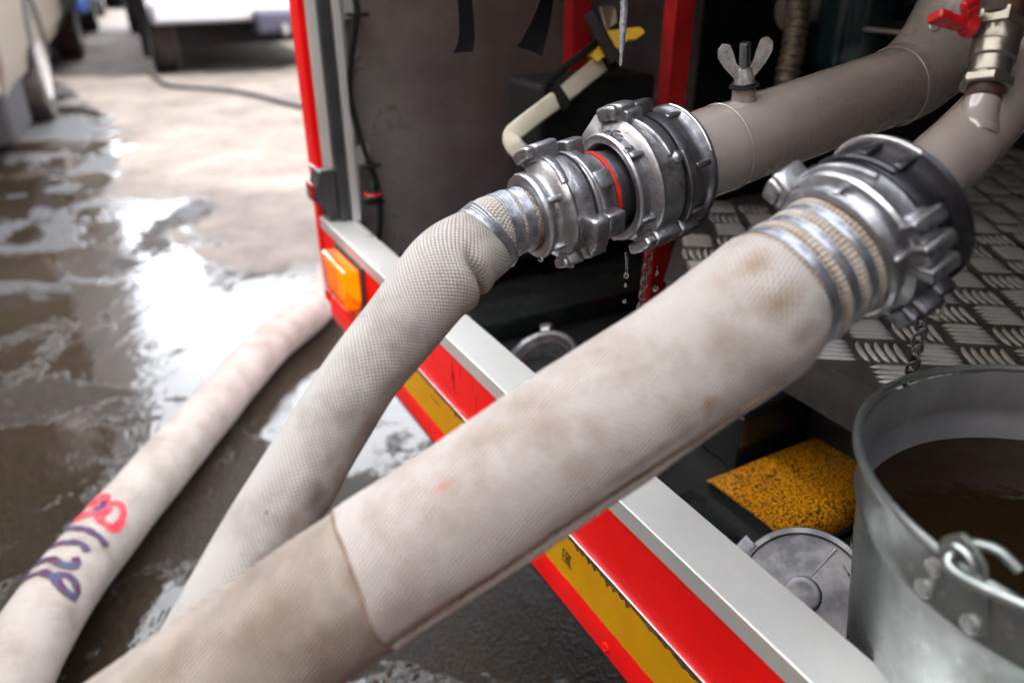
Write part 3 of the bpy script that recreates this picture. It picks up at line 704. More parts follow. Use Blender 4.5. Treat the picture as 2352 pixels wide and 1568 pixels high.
for x, r in ((.2365, .0405), (.473, .0402)):
    mb = MB(); mb.tube(torus_pts(ax1(x), D1U, r), .0013, 8, closed=True); build('weld_seam', mb, MT['grey_paint'], pipe1)
# boss, stud and wing nut
wb = P(1688, 222, .735); 
up1 = (upv-D1U*upv.dot(D1U)).normalized()
c0 = ax1(.262)+up1*.034; ud = up1
rt = V((1, .1, 0)); rt = (rt-ud*rt.dot(ud)).normalized()
wn = None
mb = MB(); mb.lathe(c0, ud, rt, [(0, .0135), (.005, .0115), (.012, .0108), (.0165, .0105), (.0165, .0001)], 28); boss = build('threaded_boss', mb, MT['grey_paint'], pipe1)
mb = MB(); mb.lathe(c0, ud, rt, [(.0165, .004), (.0165, .0135), (.0185, .0135), (.0186, .011), (.0205, .0112), (.0207, .0001)], 28); build('washer', mb, MT['bolt'], boss)
mb = MB(); mb.lathe(c0, ud, rt, [(.0205, .0095), (.024, .0092), (.033, .0068), (.034, .0042)], 24)
for sg in (-1, 1):
    bm = mb.bm; out = [(.004, .024), (.010, .026), (.019, .036), (.0245, .045), (.0245, .053), (.020, .0575), (.0145, .056), (.011, .048), (.0085, .039), (.003, .033)]
    pp = [c0+rt*(sg*a)+ud*b-rt.cross(ud)*.0012 for a, b in out]; mb.prism(pp if sg > 0 else pp[::-1], rt.cross(ud)*.0032)
wgn = build('wing_nut', mb, MT['steel'], boss, True, 30)
mb = MB(); pf = [(.020, .0045)]
for k in range(17): pf += [(.034+k*.0012, .0045), (.0346+k*.0012, .0051)]
pf += [(.0555, .0042), (.0556, .0001)]
mb.lathe(c0, ud, rt, pf, 20); build('threaded_stud', mb, MT['bolt'], boss)
# drops under pipe are separate

# second pipe (behind the large coupling) with a ball valve on top
A2 = P(1914, 587, .515); D2 = (N*.83+V((0, 0, 1))*.36+U*.02).normalized()
D2U = V((.82, .42, .388)).normalized(); R2 = refR(A2, D2U); D2 = D2U*.74
def ax2(x): return A2+D2*x if x > 0 else A2+D2U*x
pc = [(ax2(.06), .0275), (P(2140, 398, .57), .0275), (P(2215, 330, .585), .0275), (P(2300, 243, .605), .0278), (P(2400, 140, .63), .028), (P(2540, 10, .66), .028), (P(2700, -200, .70), .028)]
p_, r_, _ = spline(pc, .004); mb = MB(); mb.tube(p_, .0265, 56, caps=False); pipe2 = build('outlet_pipe', mb, MT['grey_paint'], TR, True, 60, 'short grey outlet pipe carrying the ball valve')
vd = (P(2300, 60, .575)-P(2250, 270, .570)).normalized(); vb = P(2244, 284, .5735); vr = (V((-.4, -1, 0))-vd*V((-.4, -1, 0)).dot(vd)).normalized()
def vz(px): return px/FP*.57      # D-pixels to metres here
mb = MB(); mb.lathe(vb, vd, vr, [(-.010, vz(50)), (-.005, vz(50)), (-.001, vz(47)), (vz(14), vz(43)), (vz(28), vz(40)), (vz(58), vz(38)), (vz(58), .0001)], 40); bs2 = build('welded_boss', mb, MT['grey_paint'], pipe2, True, 60)
mb = MB(); mb.lathe(vb, vd, vr, [(vz(50), vz(36)), (vz(60), vz(40)), (vz(64), vz(38)), (vz(88), vz(38)), (vz(88), .0001)], 32); build('rusty_nipple', mb, MT['rust'], bs2)
def hexf(x, th):
    q = x/vz(1)
    return 1/max(.87, math.cos((th % (PI/3))-PI/6)) if (82 < q < 111 or 224 < q < 264) else 1
mb = MB(); mb.lathe(vb, vd, vr, [(vz(84), vz(34)), (vz(84), vz(45)), (vz(88), vz(50)), (vz(104), vz(50)), (vz(108), vz(45)), (vz(112), vz(46)), (vz(116), vz(43)), (vz(150), vz(44)), (vz(156), vz(49)), (vz(186), vz(50)), (vz(190), vz(47)), (vz(194), vz(49)), (vz(222), vz(49)), (vz(226), vz(46)), (vz(228), vz(52)), (vz(260), vz(52)), (vz(263), vz(44)), (vz(340), vz(44))], 48, rf=hexf); bv = build('ball_valve', mb, MT['nickel'], pipe2, True, 30, 'nickel ball valve with red lever')
mb = MB(); mb.lathe(vb, vd, vr, [(vz(246), vz(53)), (vz(250), vz(57)), (vz(330), vz(60))], 32); build('valve_upper_nut', mb, MT['rust'], bv)
hv = vb+vd*vz(215); hl = V((-1, -.1, -.02)); hl = (hl-vd*hl.dot(vd)).normalized(); hn = vd.cross(hl).normalized()
if hn.y > 0: hn = -hn
mb = MB(); stm = hv+hl*vz(40); mb.lathe(stm, hl, vd, [(0, vz(20)), (vz(24), vz(18)), (vz(26), vz(11)), (vz(40), vz(10)), (vz(40), .0001)], 20); build('valve_stem', mb, MT['bolt'], bv)
# lever: butterfly handle seen as two red lobes
hz = stm+hl*vz(30)
def lobe(sgn):
    ld = (vd*.62*sgn+hn*.55+hl*.55).normalized() if sgn > 0 else (hl*.95-vd*.12+hn*.2).normalized()
    sidev = ld.cross(hn if sgn > 0 else vd).normalized(); thk = ld.cross(sidev).normalized()
    mb = MB()
    w0, w1, ln = (vz(15), vz(21), vz(66)) if sgn > 0 else (vz(14), vz(22), vz(104))
    for (a, b, w_, t_) in ((0, .35, w0, vz(13)), (.3, .72, (w0+w1)/2, vz(12)), (.66, 1.0, w1, vz(11))):
        mb.box(hz+ld*ln*(a+b)/2, ld*ln*(b-a)/2, sidev*w_, thk*t_, vz(6))
    return mb
build('lever', lobe(1), MT['handle_red'], bv, True, 50); build('lever', lobe(-1), MT['handle_red'], bv, True, 50)
mb = MB(); mb.lathe(hz, hl, vd, [(-vz(8), vz(24)), (vz(14), vz(22)), (vz(18), vz(12)), (vz(18), .0001)], 24); build('lever_hub', mb, MT['handle_red'], bv)
mb = MB(); mb.tube(torus_pts(hz+hl*vz(82)-vd*vz(22), hn, vz(12), 24), vz(2.4), 6, closed=True); build('split_ring', mb, MT['steel'], bv)

# ================================================================ COUPLINGS
def half(A, D, R, name, prof, m, parent, label=None, rf=None, seg=96):
    mb = MB(); mb.lathe(A, D, R, prof, seg, rf=rf or (lambda x, th: 1+.004*nse(math.cos(th)*3, math.sin(th)*3, x*60))); return build(name, mb, m, parent, True, 38, label)
def block(A, D, R, name, m, parent, *a, **k):
    mb = MB(); mb.arc(A, D, R, *a, **k); return build(name, mb, m, parent, True, 60)
d2r = math.radians
def lug(A, D, R, m, parent, x0, x1, th, dth, r0, r1, hook=.0, name='locking_lug', bev=.004):
    """cast claw: root block, overhanging head and hooked nose"""
    mb = MB(); a, b = d2r(th-dth/2), d2r(th+dth/2)
    bev *= .7
    mb.arc(A, D, R, x0, x1, a, b, r0, r1, bev=bev, seg=6)
    if hook: mb.arc(A, D, R, x0-hook, x0+.004, a+d2r(3), b-d2r(3), r0+.005, r1-.0008, bev=bev*.8, seg=6)
    return build(name, mb, m, parent, True, 70)

# ---- small (50) coupling on the small hose: thing = small fire hose
hs = thing('fire_hose', 'narrow white woven hose bending down from the small coupling', 'fire hose', P(690, 1090, .51))
al = MT['alu_cast']
cs = half(A1, D1, R1, 'hose_coupling', [(-.004, .0275), (-.005, .031), (-.003, .0358), (.000, .0368), (.0035, .0362), (.0045, .0335), (.0075, .0322), (.0115, .0325), (.014, .0345), (.0165, .0395), (.020, .0425), (.023, .0428), (.0265, .0405), (.034, .0410), (.042, .0418), (.0445, .0410), (.0450, .034)], al, hs)
for th in (105, 10, -62): block(A1, D1, R1, 'web_rib', al, cs, .0025, .018, d2r(th-3.5), d2r(th+3.5), .031, .0385, bev=.0012, seg=2)
block(A1, D1, R1, 'raised_band', al, cs, .0185, .0265, d2r(20), d2r(85), .040, .0446, bev=.0018, seg=14, x0b=.024, x1b=.034)
lug(A1, D1, R1, al, cs, .018, .046, 92, 38, .040, .0560, hook=.008, bev=.005)
lug(A1, D1, R1, al, cs, .031, .0505, -40, 34, .038, .0555, hook=0, bev=.005)
lug(A1, D1, R1, al, cs, .018, .036, -92, 30, .038, .0520, hook=.004)
for th in (-152, 150): lug(A1, D1, R1, al, cs, .020, .044, th, 30, .040, .052, hook=.004)
# embossed 50
def emboss(txt, size, place, m, parent, depth=.0005, curve=None):
    cu = bpy.data.curves.new('t', 'FONT'); cu.body = txt; cu.size = size; cu.extrude = depth; ob = bpy.data.objects.new('t', cu); COL.objects.link(ob)
    dg = bpy.context.evaluated_depsgraph_get(); me = bpy.data.meshes.new_from_object(ob.evaluated_get(dg)); bm = bmesh.new(); bm.from_mesh(me)
    bpy.data.objects.remove(ob); bpy.data.curves.remove(cu); bpy.data.meshes.remove(me)
    for v_ in bm.verts: v_.co = place(v_.co)
    return build('embossed_mark', bm, m, parent, False)
def on_ring(A, D, R, x0, th0, r, spin=0):
    B = R.cross(D).normalized()
    def f(c):
        x, y = c.x*math.cos(spin)-c.y*math.sin(spin), c.x*math.sin(spin)+c.y*math.cos(spin)
        th = th0-x/r; return A+D*(x0+y)+(R*math.cos(th)+B*math.sin(th))*(r+c.z)
    return f
emboss('50', .0085, on_ring(A1, D1, R1, .0065, d2r(-2), .0325), MT['alu_dark'], cs, .0004)

# ---- adapter between small and large (thing)
ad = thing('hose_adapter', 'cast aluminium reducing adapter between the small hose coupling and the outlet', 'adapter', ax1(.10))
a1 = half(A1, D1, R1, 'small_claw_ring', [(.0465, .034), (.0468, .0425), (.050, .0432), (.0545, .0430), (.0590, .0425), (.0605, .0395), (.0625, .0370), (.0635, .0362), (.0705, .0356), (.0735, .0358), (.0745, .0345), (.079, .0325)], al, ad)
for th, x in ((78, .050), (12, .0505), (-38, .0505), (-95, .046), (150, .05)): lug(A1, D1, R1, al, a1, x, x+.020, th, 22 if th != -38 else 27, .036, .0515 if th != 12 else .0445, bev=.003)
block(A1, D1, R1, 'raised_band', al, a1, .0515, .0555, d2r(-20), d2r(50), .040, .0452, bev=.0014, seg=12, x0b=.046, x1b=.0505)
block(A1, D1, R1, 'web_rib', al, a1, .060, .0745, d2r(2), d2r(9), .034, .0385, bev=.001, seg=2)
mb = MB(); mb.lathe(A1, D1, R1, [(.0752, .030), (.0752, .0356), (.0795, .0360), (.0800, .030)], 80, rf=lambda x, th: 1+.012*nse(math.cos(th)*4, math.sin(th)*4, 3)); build('red_gasket', mb, MT['redgasket'], ad)
half(A1, D1, R1, 'neck', [(.079, .0305), (.0805, .0350), (.083, .0352), (.085, .0335), (.100, .0330), (.125, .034)], MT['alu_dark'], ad)
# wide claw ring: open funnel front, ridges
b1 = half(A1, D1, R1, 'wide_claw_ring', [(.112, .036), (.100, .0375), (.0925, .0400), (.0905, .0435), (.0910, .0470), (.0935, .0482), (.0960, .0465), (.0985, .0455), (.1050, .0462), (.1080, .0495), (.1105, .0535), (.1135, .0548), (.1165, .0535), (.1190, .0520), (.1330, .0528), (.1400, .0530), (.1425, .0515), (.1430, .044)], al, ad)
for th in (22, -48, -115, 160): block(A1, D1, R1, 'web_rib', al, b1, .0935, .1095, d2r(th-3), d2r(th+3), .043, .0512, bev=.0014, seg=2)
# triangular ear sweeping up to the top claw
mb = MB(); B1 = R1.cross(D1).normalized()
def cyl1(x, th, r): t_ = d2r(th); return A1+D1*x+(R1*math.cos(t_)+B1*math.sin(t_))*r
bm = mb.bm
earp = [(.0900, 118, .0500), (.0905, 104, .0535), (.1040, 92, .0650), (.1160, 88, .0690), (.1250, 92, .0680), (.1260, 118, .0560), (.1100, 128, .0500)]
lo_ = [bm.verts.new(cyl1(x, th, .042)) for x, th, r in earp]; hi_ = [bm.verts.new(cyl1(x, th, r)) for x, th, r in earp]
bm.faces.new(hi_); bm.faces.new(lo_[::-1])
for i in range(len(earp)):
    j = (i+1) % len(earp); bm.faces.new((lo_[i], lo_[j], hi_[j], hi_[i]))
bmesh.ops.bevel(bm, geom=bm.edges[:], offset=.0022, segments=3, affect='EDGES', clamp_overlap=True)
build('ear', mb, al, b1, True, 60)
lug(A1, D1, R1, al, b1, .112, .134, 80, 30, .050, .0685, hook=.006, bev=.006)
lug(A1, D1, R1, al, b1, .116, .136, 66, 12, .050, .0630, hook=0, bev=.004)
lug(A1, D1, R1, al, b1, .108, .140, -82, 38, .048, .0640, hook=.010, bev=.005)
lug(A1, D1, R1, al, b1, .112, .140, -150, 34, .048, .0640, hook=.010, bev=.005)
block(A1, D1, R1, 'raised_band', al, b1, .1285, .1365, d2r(8), d2r(62), .050, .0562, bev=.002, seg=16, x0b=.121, x1b=.126)
rv = MB(); rv.lathe(A1+D1*.1375+(R1*math.cos(d2r(6))+B1*math.sin(d2r(6)))*.0525, (R1*math.cos(d2r(6))+B1*math.sin(d2r(6))), D1, [(0, .0062), (.002, .0058), (.0042, .003), (.0046, .0001)], 18); build('band_end_knob', rv, al, b1)
FR = [b1]+[c for c in b1.children]
ink('marker_writing', FR, [[(1387, 306), (1398, 300), (1408, 309), (1396, 314), (1387, 306)], [(1426, 304), (1409, 300), (1403, 312), (1417, 324), (1430, 322)], [(1412, 306), (1432, 315)],
    [(1430, 343), (1441, 357), (1444, 347)], [(1440, 344), (1456, 342), (1447, 334)], [(1456, 342), (1463, 349), (1457, 352)], [(1431, 342), (1446, 341)]], .0023, MT['marker_ink'], b1, .0004)
# ---- truck-side coupling on the first pipe
dk = MT['alu_dark']
k1 = half(A1, D1, R1, 'outlet_coupling', [(.1445, .044), (.1448, .0525), (.1500, .0535), (.1560, .0530), (.1580, .0505), (.1600, .0498), (.1700, .0500), (.1740, .0525), (.1765, .0545), (.1800, .0548), (.1820, .0535), (.1822, .0410)], dk, pipe1)
lug(A1, D1, R1, dk, k1, .134, .158, 84, 30, .050, .0650, bev=.005)
lug(A1, D1, R1, dk, k1, .141, .166, -78, 26, .048, .0640, bev=.005)
lug(A1, D1, R1, dk, k1, .141, .160, 170, 26, .048, .0620, bev=.005)
for th in (-8, 52, -60): block(A1, D1, R1, 'web_rib', dk, k1, .158, .178, d2r(th-3), d2r(th+3), .047, .0535, bev=.0014, seg=2)
block(A1, D1, R1, 'raised_band', dk, k1, .148, .1535, d2r(-75), d2r(10), .050, .0562, bev=.0016, seg=18, x0b=.1435, x1b=.1475)
block(A1, D1, R1, 'polished_edge', MT['alu_edge'], k1, .1755, .1785, d2r(0), d2r(70), .050, .0558, bev=.0012, seg=16)
rf_ = MB(); rf_.lathe(A1, D1, R1, [(.1822, .0415), (.1825, .0440), (.188, .0432), (.189, .0405)], 64, rf=lambda x, th: 1+.01*nse(math.cos(th)*5, math.sin(th)*5, x*200)); build('collar', rf_, MT['grey_paint'], pipe1)

# ---- large coupling
hb = thing('fire_hose', 'thick off-white canvas hose crossing the foreground from the large coupling', 'fire hose', P(1000, 1218, .46))
gr = MT['alu_cast']
c2 = half(A2, D2, R2, 'hose_coupling', [(-.002, .0435), (-.003, .0475), (-.0005, .0505), (.003, .0508), (.0055, .0480), (.007, .0470), (.0125, .0475), (.0145, .0505), (.0170, .0540), (.0205, .0550), (.0235, .0540), (.0260, .0535), (.0385, .0545), (.0400, .0530), (.0402, .045)], gr, hb)
for th in (104, 38, -30, -100, 175): block(A2, D2, R2, 'web_rib', gr, c2, .001, .019, d2r(th-3), d2r(th+3), .046, .0525, bev=.0014, seg=2)
block(A2, D2, R2, 'raised_band', gr, c2, .0300, .0375, d2r(25), d2r(110), .050, .0575, bev=.002, seg=18, x0b=.020, x1b=.029)
lug(A2, D2, R2, MT['alu_cast'], c2, .002, .036, 101, 24, .050, .0690, hook=.004, bev=.007)
for th in (-14, -29, -44): lug(A2, D2, R2, MT['alu_cast'], c2, .015, .048, th, 9, .050, .0665, bev=.0035, name='grip_ridge')
block(A2, D2, R2, 'grip_base', gr, c2, .020, .044, d2r(-52), d2r(-6), .048, .0600, bev=.003, seg=8)
lug(A2, D2, R2, dk, c2, .022, .050, -90, 24, .048, .0680, hook=.010, bev=.007)
lug(A2, D2, R2, dk, c2, .022, .048, -150, 30, .048, .0660, hook=.008, bev=.006)
dk = MT['alu_black']
k2 = half(A2, D2, R2, 'outlet_coupling', [(.0412, .045), (.0414, .0545), (.047, .0552), (.052, .0548), (.0545, .0520), (.058, .0510), (.070, .0515), (.0740, .0545), (.0765, .0575), (.0800, .0580), (.0825, .0568), (.0828, .028)], dk, pipe2)
dk = MT['alu_black']
for th, x in ((112, .040), (-84, .045), (170, .044)): lug(A2, D2, R2, dk, k2, x, x+.022, th, 15, .050, .0640, bev=.005)
for th in (52, 24, 84): block(A2, D2, R2, 'web_rib', dk, k2, .053, .076, d2r(th-3.5), d2r(th+3.5), .049, .0560, bev=.0016, seg=2)
block(A2, D2, R2, 'polished_edge', MT['alu_edge'], k2, .0745, .0775, d2r(20), d2r(110), .0535, .0592, bev=.0012, seg=18)
block(A2, D2, R2, 'raised_band', dk, k2, .0440, .0500, d2r(20), d2r(85), .050, .0580, bev=.0018, seg=18, x0b=.040, x1b=.045)
emboss('Y B', .010, on_ring(A2, D2, R2, .060, d2r(78), .0515), MT['alu_cast'], k2, .0005)
mb = MB(); mb.tube(torus_pts(A2+D2*.04+(R2*math.cos(d2r(-92))+R2.cross(D2).normalized()*math.sin(d2r(-92)))*.060+V((.008, 0, 0)), N, .008, 28), .0009, 6, closed=True); build('split_ring', mb, MT['steel'], k2)

# ================================================================ HOSES
# small hose: bulge, inner-side kink
SR = .0275
ctrl = [(ax1(.004), .0262), (A1-D1U*.006, .0265), (A1-D1U*.020, .0272), (A1-D1U*.034, .0282), (P(1108, 556, .628), .0310), (P(1040, 603, .613), .0335), (P(985, 668, .600), .0330), (P(915, 758, .585), .0305), (P(828, 868, .562), .0285), (P(745, 1000, .545), .0283), (P(680, 1108, .530), .0285), (P(600, 1240, .515), .0285), (P(520, 1385, .50), .0285), (P(440, 1540, .49), .0285), (P(380, 1760, .49), .0285), (P(330, 2050, .50), .0285), (P(250, 2500, .53), .0285)]
H1 = Hose(ctrl, V((0, -.886, .463)), .0026, 96)
ik = H1.near(1030, 612); vk = ik*H1.len/(len(H1.p)-1)
Bk = H1.fr[ik][2]; thk = -PI/2 if Bk.z > 0 else PI/2      # inner (lower) side of the bend
def kink(v, th):
    q = math.cos(th-thk*.78); a = v-vk
    inner = smoothstep(.05, .85, q)
    line = a+.010*(1-inner)
    inner = smoothstep(.25, .97, q); k = -.0095*inner*gauss(line, .0042)+.0040*inner*gauss(line-.014, .009)+.0034*inner*gauss(line+.013, .009)
    k += .0007*nse(v*24, math.cos(th)*1.5, math.sin(th)*1.5)
    if v < .05: k -= .0016*math.exp(-((v-.0165)/.004)**2)+.0016*math.exp(-((v-.0300)/.004)**2)
    return k
i_end = len(H1.p)-1
build('hose_jacket', H1.mesh(0, i_end, rf=kink), MT['hose_small'], hs, True, 180)
st1 = H1.len/i_end
add_spots(MT['hose_small'], [(*H1.uv_at(x, y, 0, i_end), a, b, st, c) for x, y, a, b, st, c in (
    (1112, 505, .006, .006, .8, (.17, .10, .05)), (725, 1140, .010, .016, .8, (.07, .06, .055)), (900, 880, .012, .03, .5, (.13, .10, .08)), (620, 1290, .012, .02, .55, (.09, .08, .075)),
    (840, 980, .007, .05, .6, (.22, .13, .08)), (680, 1180, .01, .05, .55, (.2, .12, .08)), (610, 1180, .0015, .002, 1.0, (.02, .02, .03)), (960, 760, .012, .02, .35, (.16, .13, .11)))])
for v0, n_w in ((.0115, 6), (.0245, 6), (.0400, 7)):
    build('wire_binding', H1.wires(v0/st1, n_w, .00155, .00085, .0006, kink), MT['wire'], hs, True, 180)
mb = MB()
for k in range(60):
    th = k*.105+rnd()*.05; p = H1.pt(3, th, .0005); d_ = (H1.fr[3][1]*math.cos(th)+H1.fr[3][2]*math.sin(th)); mb.tube([p, p+d_*.002*rnd()-D1*.004*rnd()+V((0, 0, -.001))], .0004, 4)
f_ = build('frayed_threads', mb, MT['hose_dark'], hs); f_['kind'] = 'stuff'

# large hose
ctrl = [(ax2(.010), .0430), (ax2(-.006), .0435), (ax2(-.022), .0440), (ax2(-.038), .0450), (ax2(-.054), .0465), (P(1735, 718, .500), .0468), (P(1650, 780, .497), .0464), (P(1540, 858, .492), .0460), (P(1400, 952, .486), .0462), (P(1200, 1085, .480), .0455), (P(1000, 1218, .474), .0450), (P(860, 1312, .470), .0444), (P(820, 1340, .469), .0442), (P(600, 1490, .462), .0440), (P(300, 1695, .455), .0432), (P(0, 1900, .45), .0432), (P(-400, 2200, .46), .0432), (P(-900, 2700, .52), .0432)]
H2 = Hose(ctrl, V((0, -.886, .463)), .003, 112)
st2 = H2.len/(len(H2.p)-1); i_s = H2.near(842, 1325); v_s = i_s*st2
B2s = H2.fr[i_s][2]; sgn = 1 if B2s.z > 0 else -1
ivk = H2.near(1790, 690)*st2
def bulge(v, th):
    k = .0012*nse(v*11, math.cos(th)*1.3, math.sin(th)*1.3)+.0005*nse(v*40, math.cos(th)*2.6, math.sin(th)*2.6)
    for c in (.0175, .0335, .0495): k -= .0020*math.exp(-((v-c)/.0042)**2)
    k += .0016*gauss(v-.0255, .004)+.0016*gauss(v-.0415, .004)+.0018*gauss(v-.010, .004)
    low = smoothstep(.2, .9, math.cos(th+sgn*1.2))
    k -= .0030*low*gauss(v-.060, .012)-.0016*low*gauss(v-.095, .03)
    return k
def sleeve_f(v, th):
    k = bulge(v, th)
    c = (th+sgn*.98+.05*nse(v*9, 1, 1)); fade = smoothstep(.10, .24, v)
    k -= fade*.0030*math.exp(-(c/.085)**2); k += fade*.0016*math.exp(-((c+sgn*.20)/.13)**2)
    k += .0003*smoothstep(v_s-.02, v_s, v)*(1+.4*nse(th*2, 1, 4)); return k
NL = len(H2.p)-1
# under hose and outer sleeve
build('hose_jacket', H2.mesh(i_s-8, NL, rf=bulge), MT['hose_big'], hb, True, 180)
i_k = int(.062/st2)
build('knitted_end', H2.mesh(0, i_k+1, rf=bulge), MT['knit'], hb, True, 180)
# outer sleeve with a slanting, curled end
def slant(i, th): return 0
iS = i_s+2
def hem(i, th):
    """slanting hem: how far the sleeve's end ring sits back from i_s"""
    return (-.014*smoothstep(-.2, 1, up2(th))+.0012*nse(math.cos(th)*2, math.sin(th)*2, 3))
def up2(th):
    t_, R_, B_ = H2.fr[i_s]; return (R_*math.cos(th)+B_*math.sin(th)).z
bmS = H2.mesh(i_k, iS, dr=.0009, rf=sleeve_f)
bmS.verts.ensure_lookup_table(); nr = iS-i_k+1
for a in range(nr-14, nr):
    f = (a-(nr-14))/13
    for k in range(H2.seg):
        v_ = bmS.verts[a*H2.seg+k]; v_.co += H2.fr[i_s][0]*hem(0, 2*PI*k/H2.seg-PI)*f
build('outer_sleeve', bmS, MT['sleeve'], hb, True, 180, 'paler canvas sleeve drawn over the hose')
mb = MB(); ring = [H2.pt(iS, 2*PI*a/112-PI, .0006, bulge)+H2.fr[i_s][0]*(hem(0, 2*PI*a/112-PI)+.0010+.0005*nse(a*.2, 5, 1)) for a in range(112)]
mb.tube(ring, .0013, 6, closed=True); build('hem_grime_thread', mb, MT['hose_dark'], hb, True, 180)
for v0 in (.0150, .0310, .0470):
    build('wire_binding', H2.wires(v0/st2, 5, .0016, .0009, .0007, bulge), MT['wire'], hb, True, 180)
add_spots(MT['sleeve'], [(*H2.uv_at(x, y, i_k, i_s+2), a, b, st, c) for x, y, a, b, st, c in (
    (1790, 700, .016, .018, .75, (.20, .13, .08)), (1735, 610, .012, .012, .8, (.24, .14, .07)), (1850, 760, .010, .012, .6, (.16, .11, .08)), (1625, 930, .010, .012, .85, (.24, .12, .05)), (1560, 960, .016, .014, .5, (.22, .15, .09)),
    (1500, 1040, .006, .06, .7, (.13, .09, .06)), (1300, 1190, .008, .04, .5, (.24, .18, .13)), (1330, 1080, .014, .02, .5, (.25, .19, .14)), (1120, 1330, .010, .05, .65, (.20, .15, .11)), (990, 1410, .010, .03, .6, (.20, .14, .11)),
    (1347, 1122, .0016, .0018, 1.0, (.03, .03, .03)), (1022, 1112, .003, .009, .7, (.50, .16, .12)), (1100, 1010, .016, .03, .4, (.27, .20, .14)), (1660, 640, .02, .02, .4, (.28, .2, .14)), (870, 1160, .01, .02, .4, (.28, .21, .15)))])
add_spots(MT['hose_big'], [(*H2.uv_at(x, y, i_s-8, NL), a, b, st, c) for x, y, a, b, st, c in (
    (640, 1400, .02, .03, .6, (.17, .125, .09)), (560, 1490, .018, .03, .5, (.15, .11, .085)), (420, 1480, .02, .05, .5, (.18, .135, .10)), (800, 1440, .012, .03, .55, (.16, .11, .08)), (700, 1240, .01, .06, .5, (.20, .15, .11)), (350, 1560, .02, .04, .5, (.15, .12, .09)), (820, 1330, .02, .012, .6, (.17, .12, .08)))])
add_spots(MT['knit'], [(*H2.uv_at(x, y, 0, i_k), a, b, st, c) for x, y, a, b, st, c in (
    (1850, 560, .05, .0028, .85, (.20, .10, .035)), (1800, 640, .05, .0028, .85, (.19, .10, .04)), (1950, 500, .03, .003, .9, (.20, .10, .035)), (1940, 700, .03, .006, .7, (.15, .09, .05)), (2000, 620, .03, .003, .9, (.16, .08, .03)))])
# dark brown line along the sleeve fold
mb = MB(); pts = []
for i in range(int(.10/st2), i_s-4, 2):
    v_ = i*st2; th = -sgn*.98-.05*nse(v_*9, 1, 1); pts.append(H2.pt(i, th, .0014, sleeve_f))
mb.tube(pts, lambda f: .0009+.0010*abs(nse(f*14, 3, 3)), 6); build('fold_seam', mb, MT['hose_dark'], hb, True, 180)
mb = MB()
for k in range(90):
    th = k*.07+rnd()*.05; p = H2.pt(1, th, .0004); d_ = (H2.fr[1][1]*math.cos(th)+H2.fr[1][2]*math.sin(th)); mb.tube([p, p+d_*.003*rnd()-D2*.002+D2*.004*rnd()+V((0, 0, .001))], .0005, 4)
f_ = build('frayed_threads', mb, MT['hose_dark'], hb); f_['kind'] = 'stuff'

# hose lying on the road
hg = thing('fire_hose', 'hand-lettered white hose lying on the wet road beside the fire engine', 'fire hose', V((-.72, 1.5, 0)))
def G(x, y, z): r = ray(x, y); return P(x, y, (z-CH)/r.z)
RG = .0585
ctrl = [(T(.9, 2.9, RG), RG), (T(.45, 2.45, RG), RG), (G(735, 690, RG), RG), (G(615, 795, RG), RG), (G(480, 948, RG), RG), (G(352, 1098, RG+.004), RG), (G(237, 1235, RG+.012), RG), (G(152, 1343, RG+.026), RG), (G(72, 1465, RG+.04), RG), (G(10, 1590, RG+.05), RG), (G(-40, 1760, .11), RG), (G(-60, 2200, .11), RG), (G(0, 2800, .08), RG)]
H3 = Hose(ctrl, V((0, -.3, 1)), .007, 72)
wr = lambda v, th: .0016*nse(v*9, math.cos(th)*1.5, math.sin(th)*1.5)
gj = build('hose_jacket', H3.mesh(0, len(H3.p)-1, rf=wr), MT['hose_ground'], hg, True, 180)
def cz(l): return [(x*.3365, 1040+y*.3365) for x, y in l]
TG = bvh_of([gj])
ink('red_marking', TG, [cz([(520, 430), (560, 370), (640, 305), (720, 300), (700, 370), (600, 420), (500, 460), (450, 500)]), cz([(560, 400), (620, 350), (690, 330)]), cz([(470, 490), (540, 440), (640, 400)])], .030, MT['ink_red'], gj, .0012)
ink('red_marking', TG, [cz([(740, 345), (820, 345), (845, 410), (820, 480), (775, 520), (710, 485), (665, 440), (730, 400), (760, 370)])], .019, MT['ink_red'], gj, .0016)
ink('dark_marking', TG, [cz([(400, 550), (500, 512), (600, 525), (680, 575), (728, 640)]), cz([(300, 670), (400, 618), (500, 608), (560, 620), (600, 675)]), cz([(170, 830), (270, 745), (350, 722), (420, 762), (500, 775), (535, 755), (505, 712)]),
    cz([(100, 940), (190, 850), (290, 812), (370, 850), (400, 830), (460, 832), (510, 880), (530, 950), (505, 990), (430, 935), (375, 862)])], .017, MT['ink_dark'], gj, .0020)
ink('dark_marking', TG, [cz([(640, 400), (700, 370), (720, 320)])], .022, MT['ink_dark'], gj, .0024)

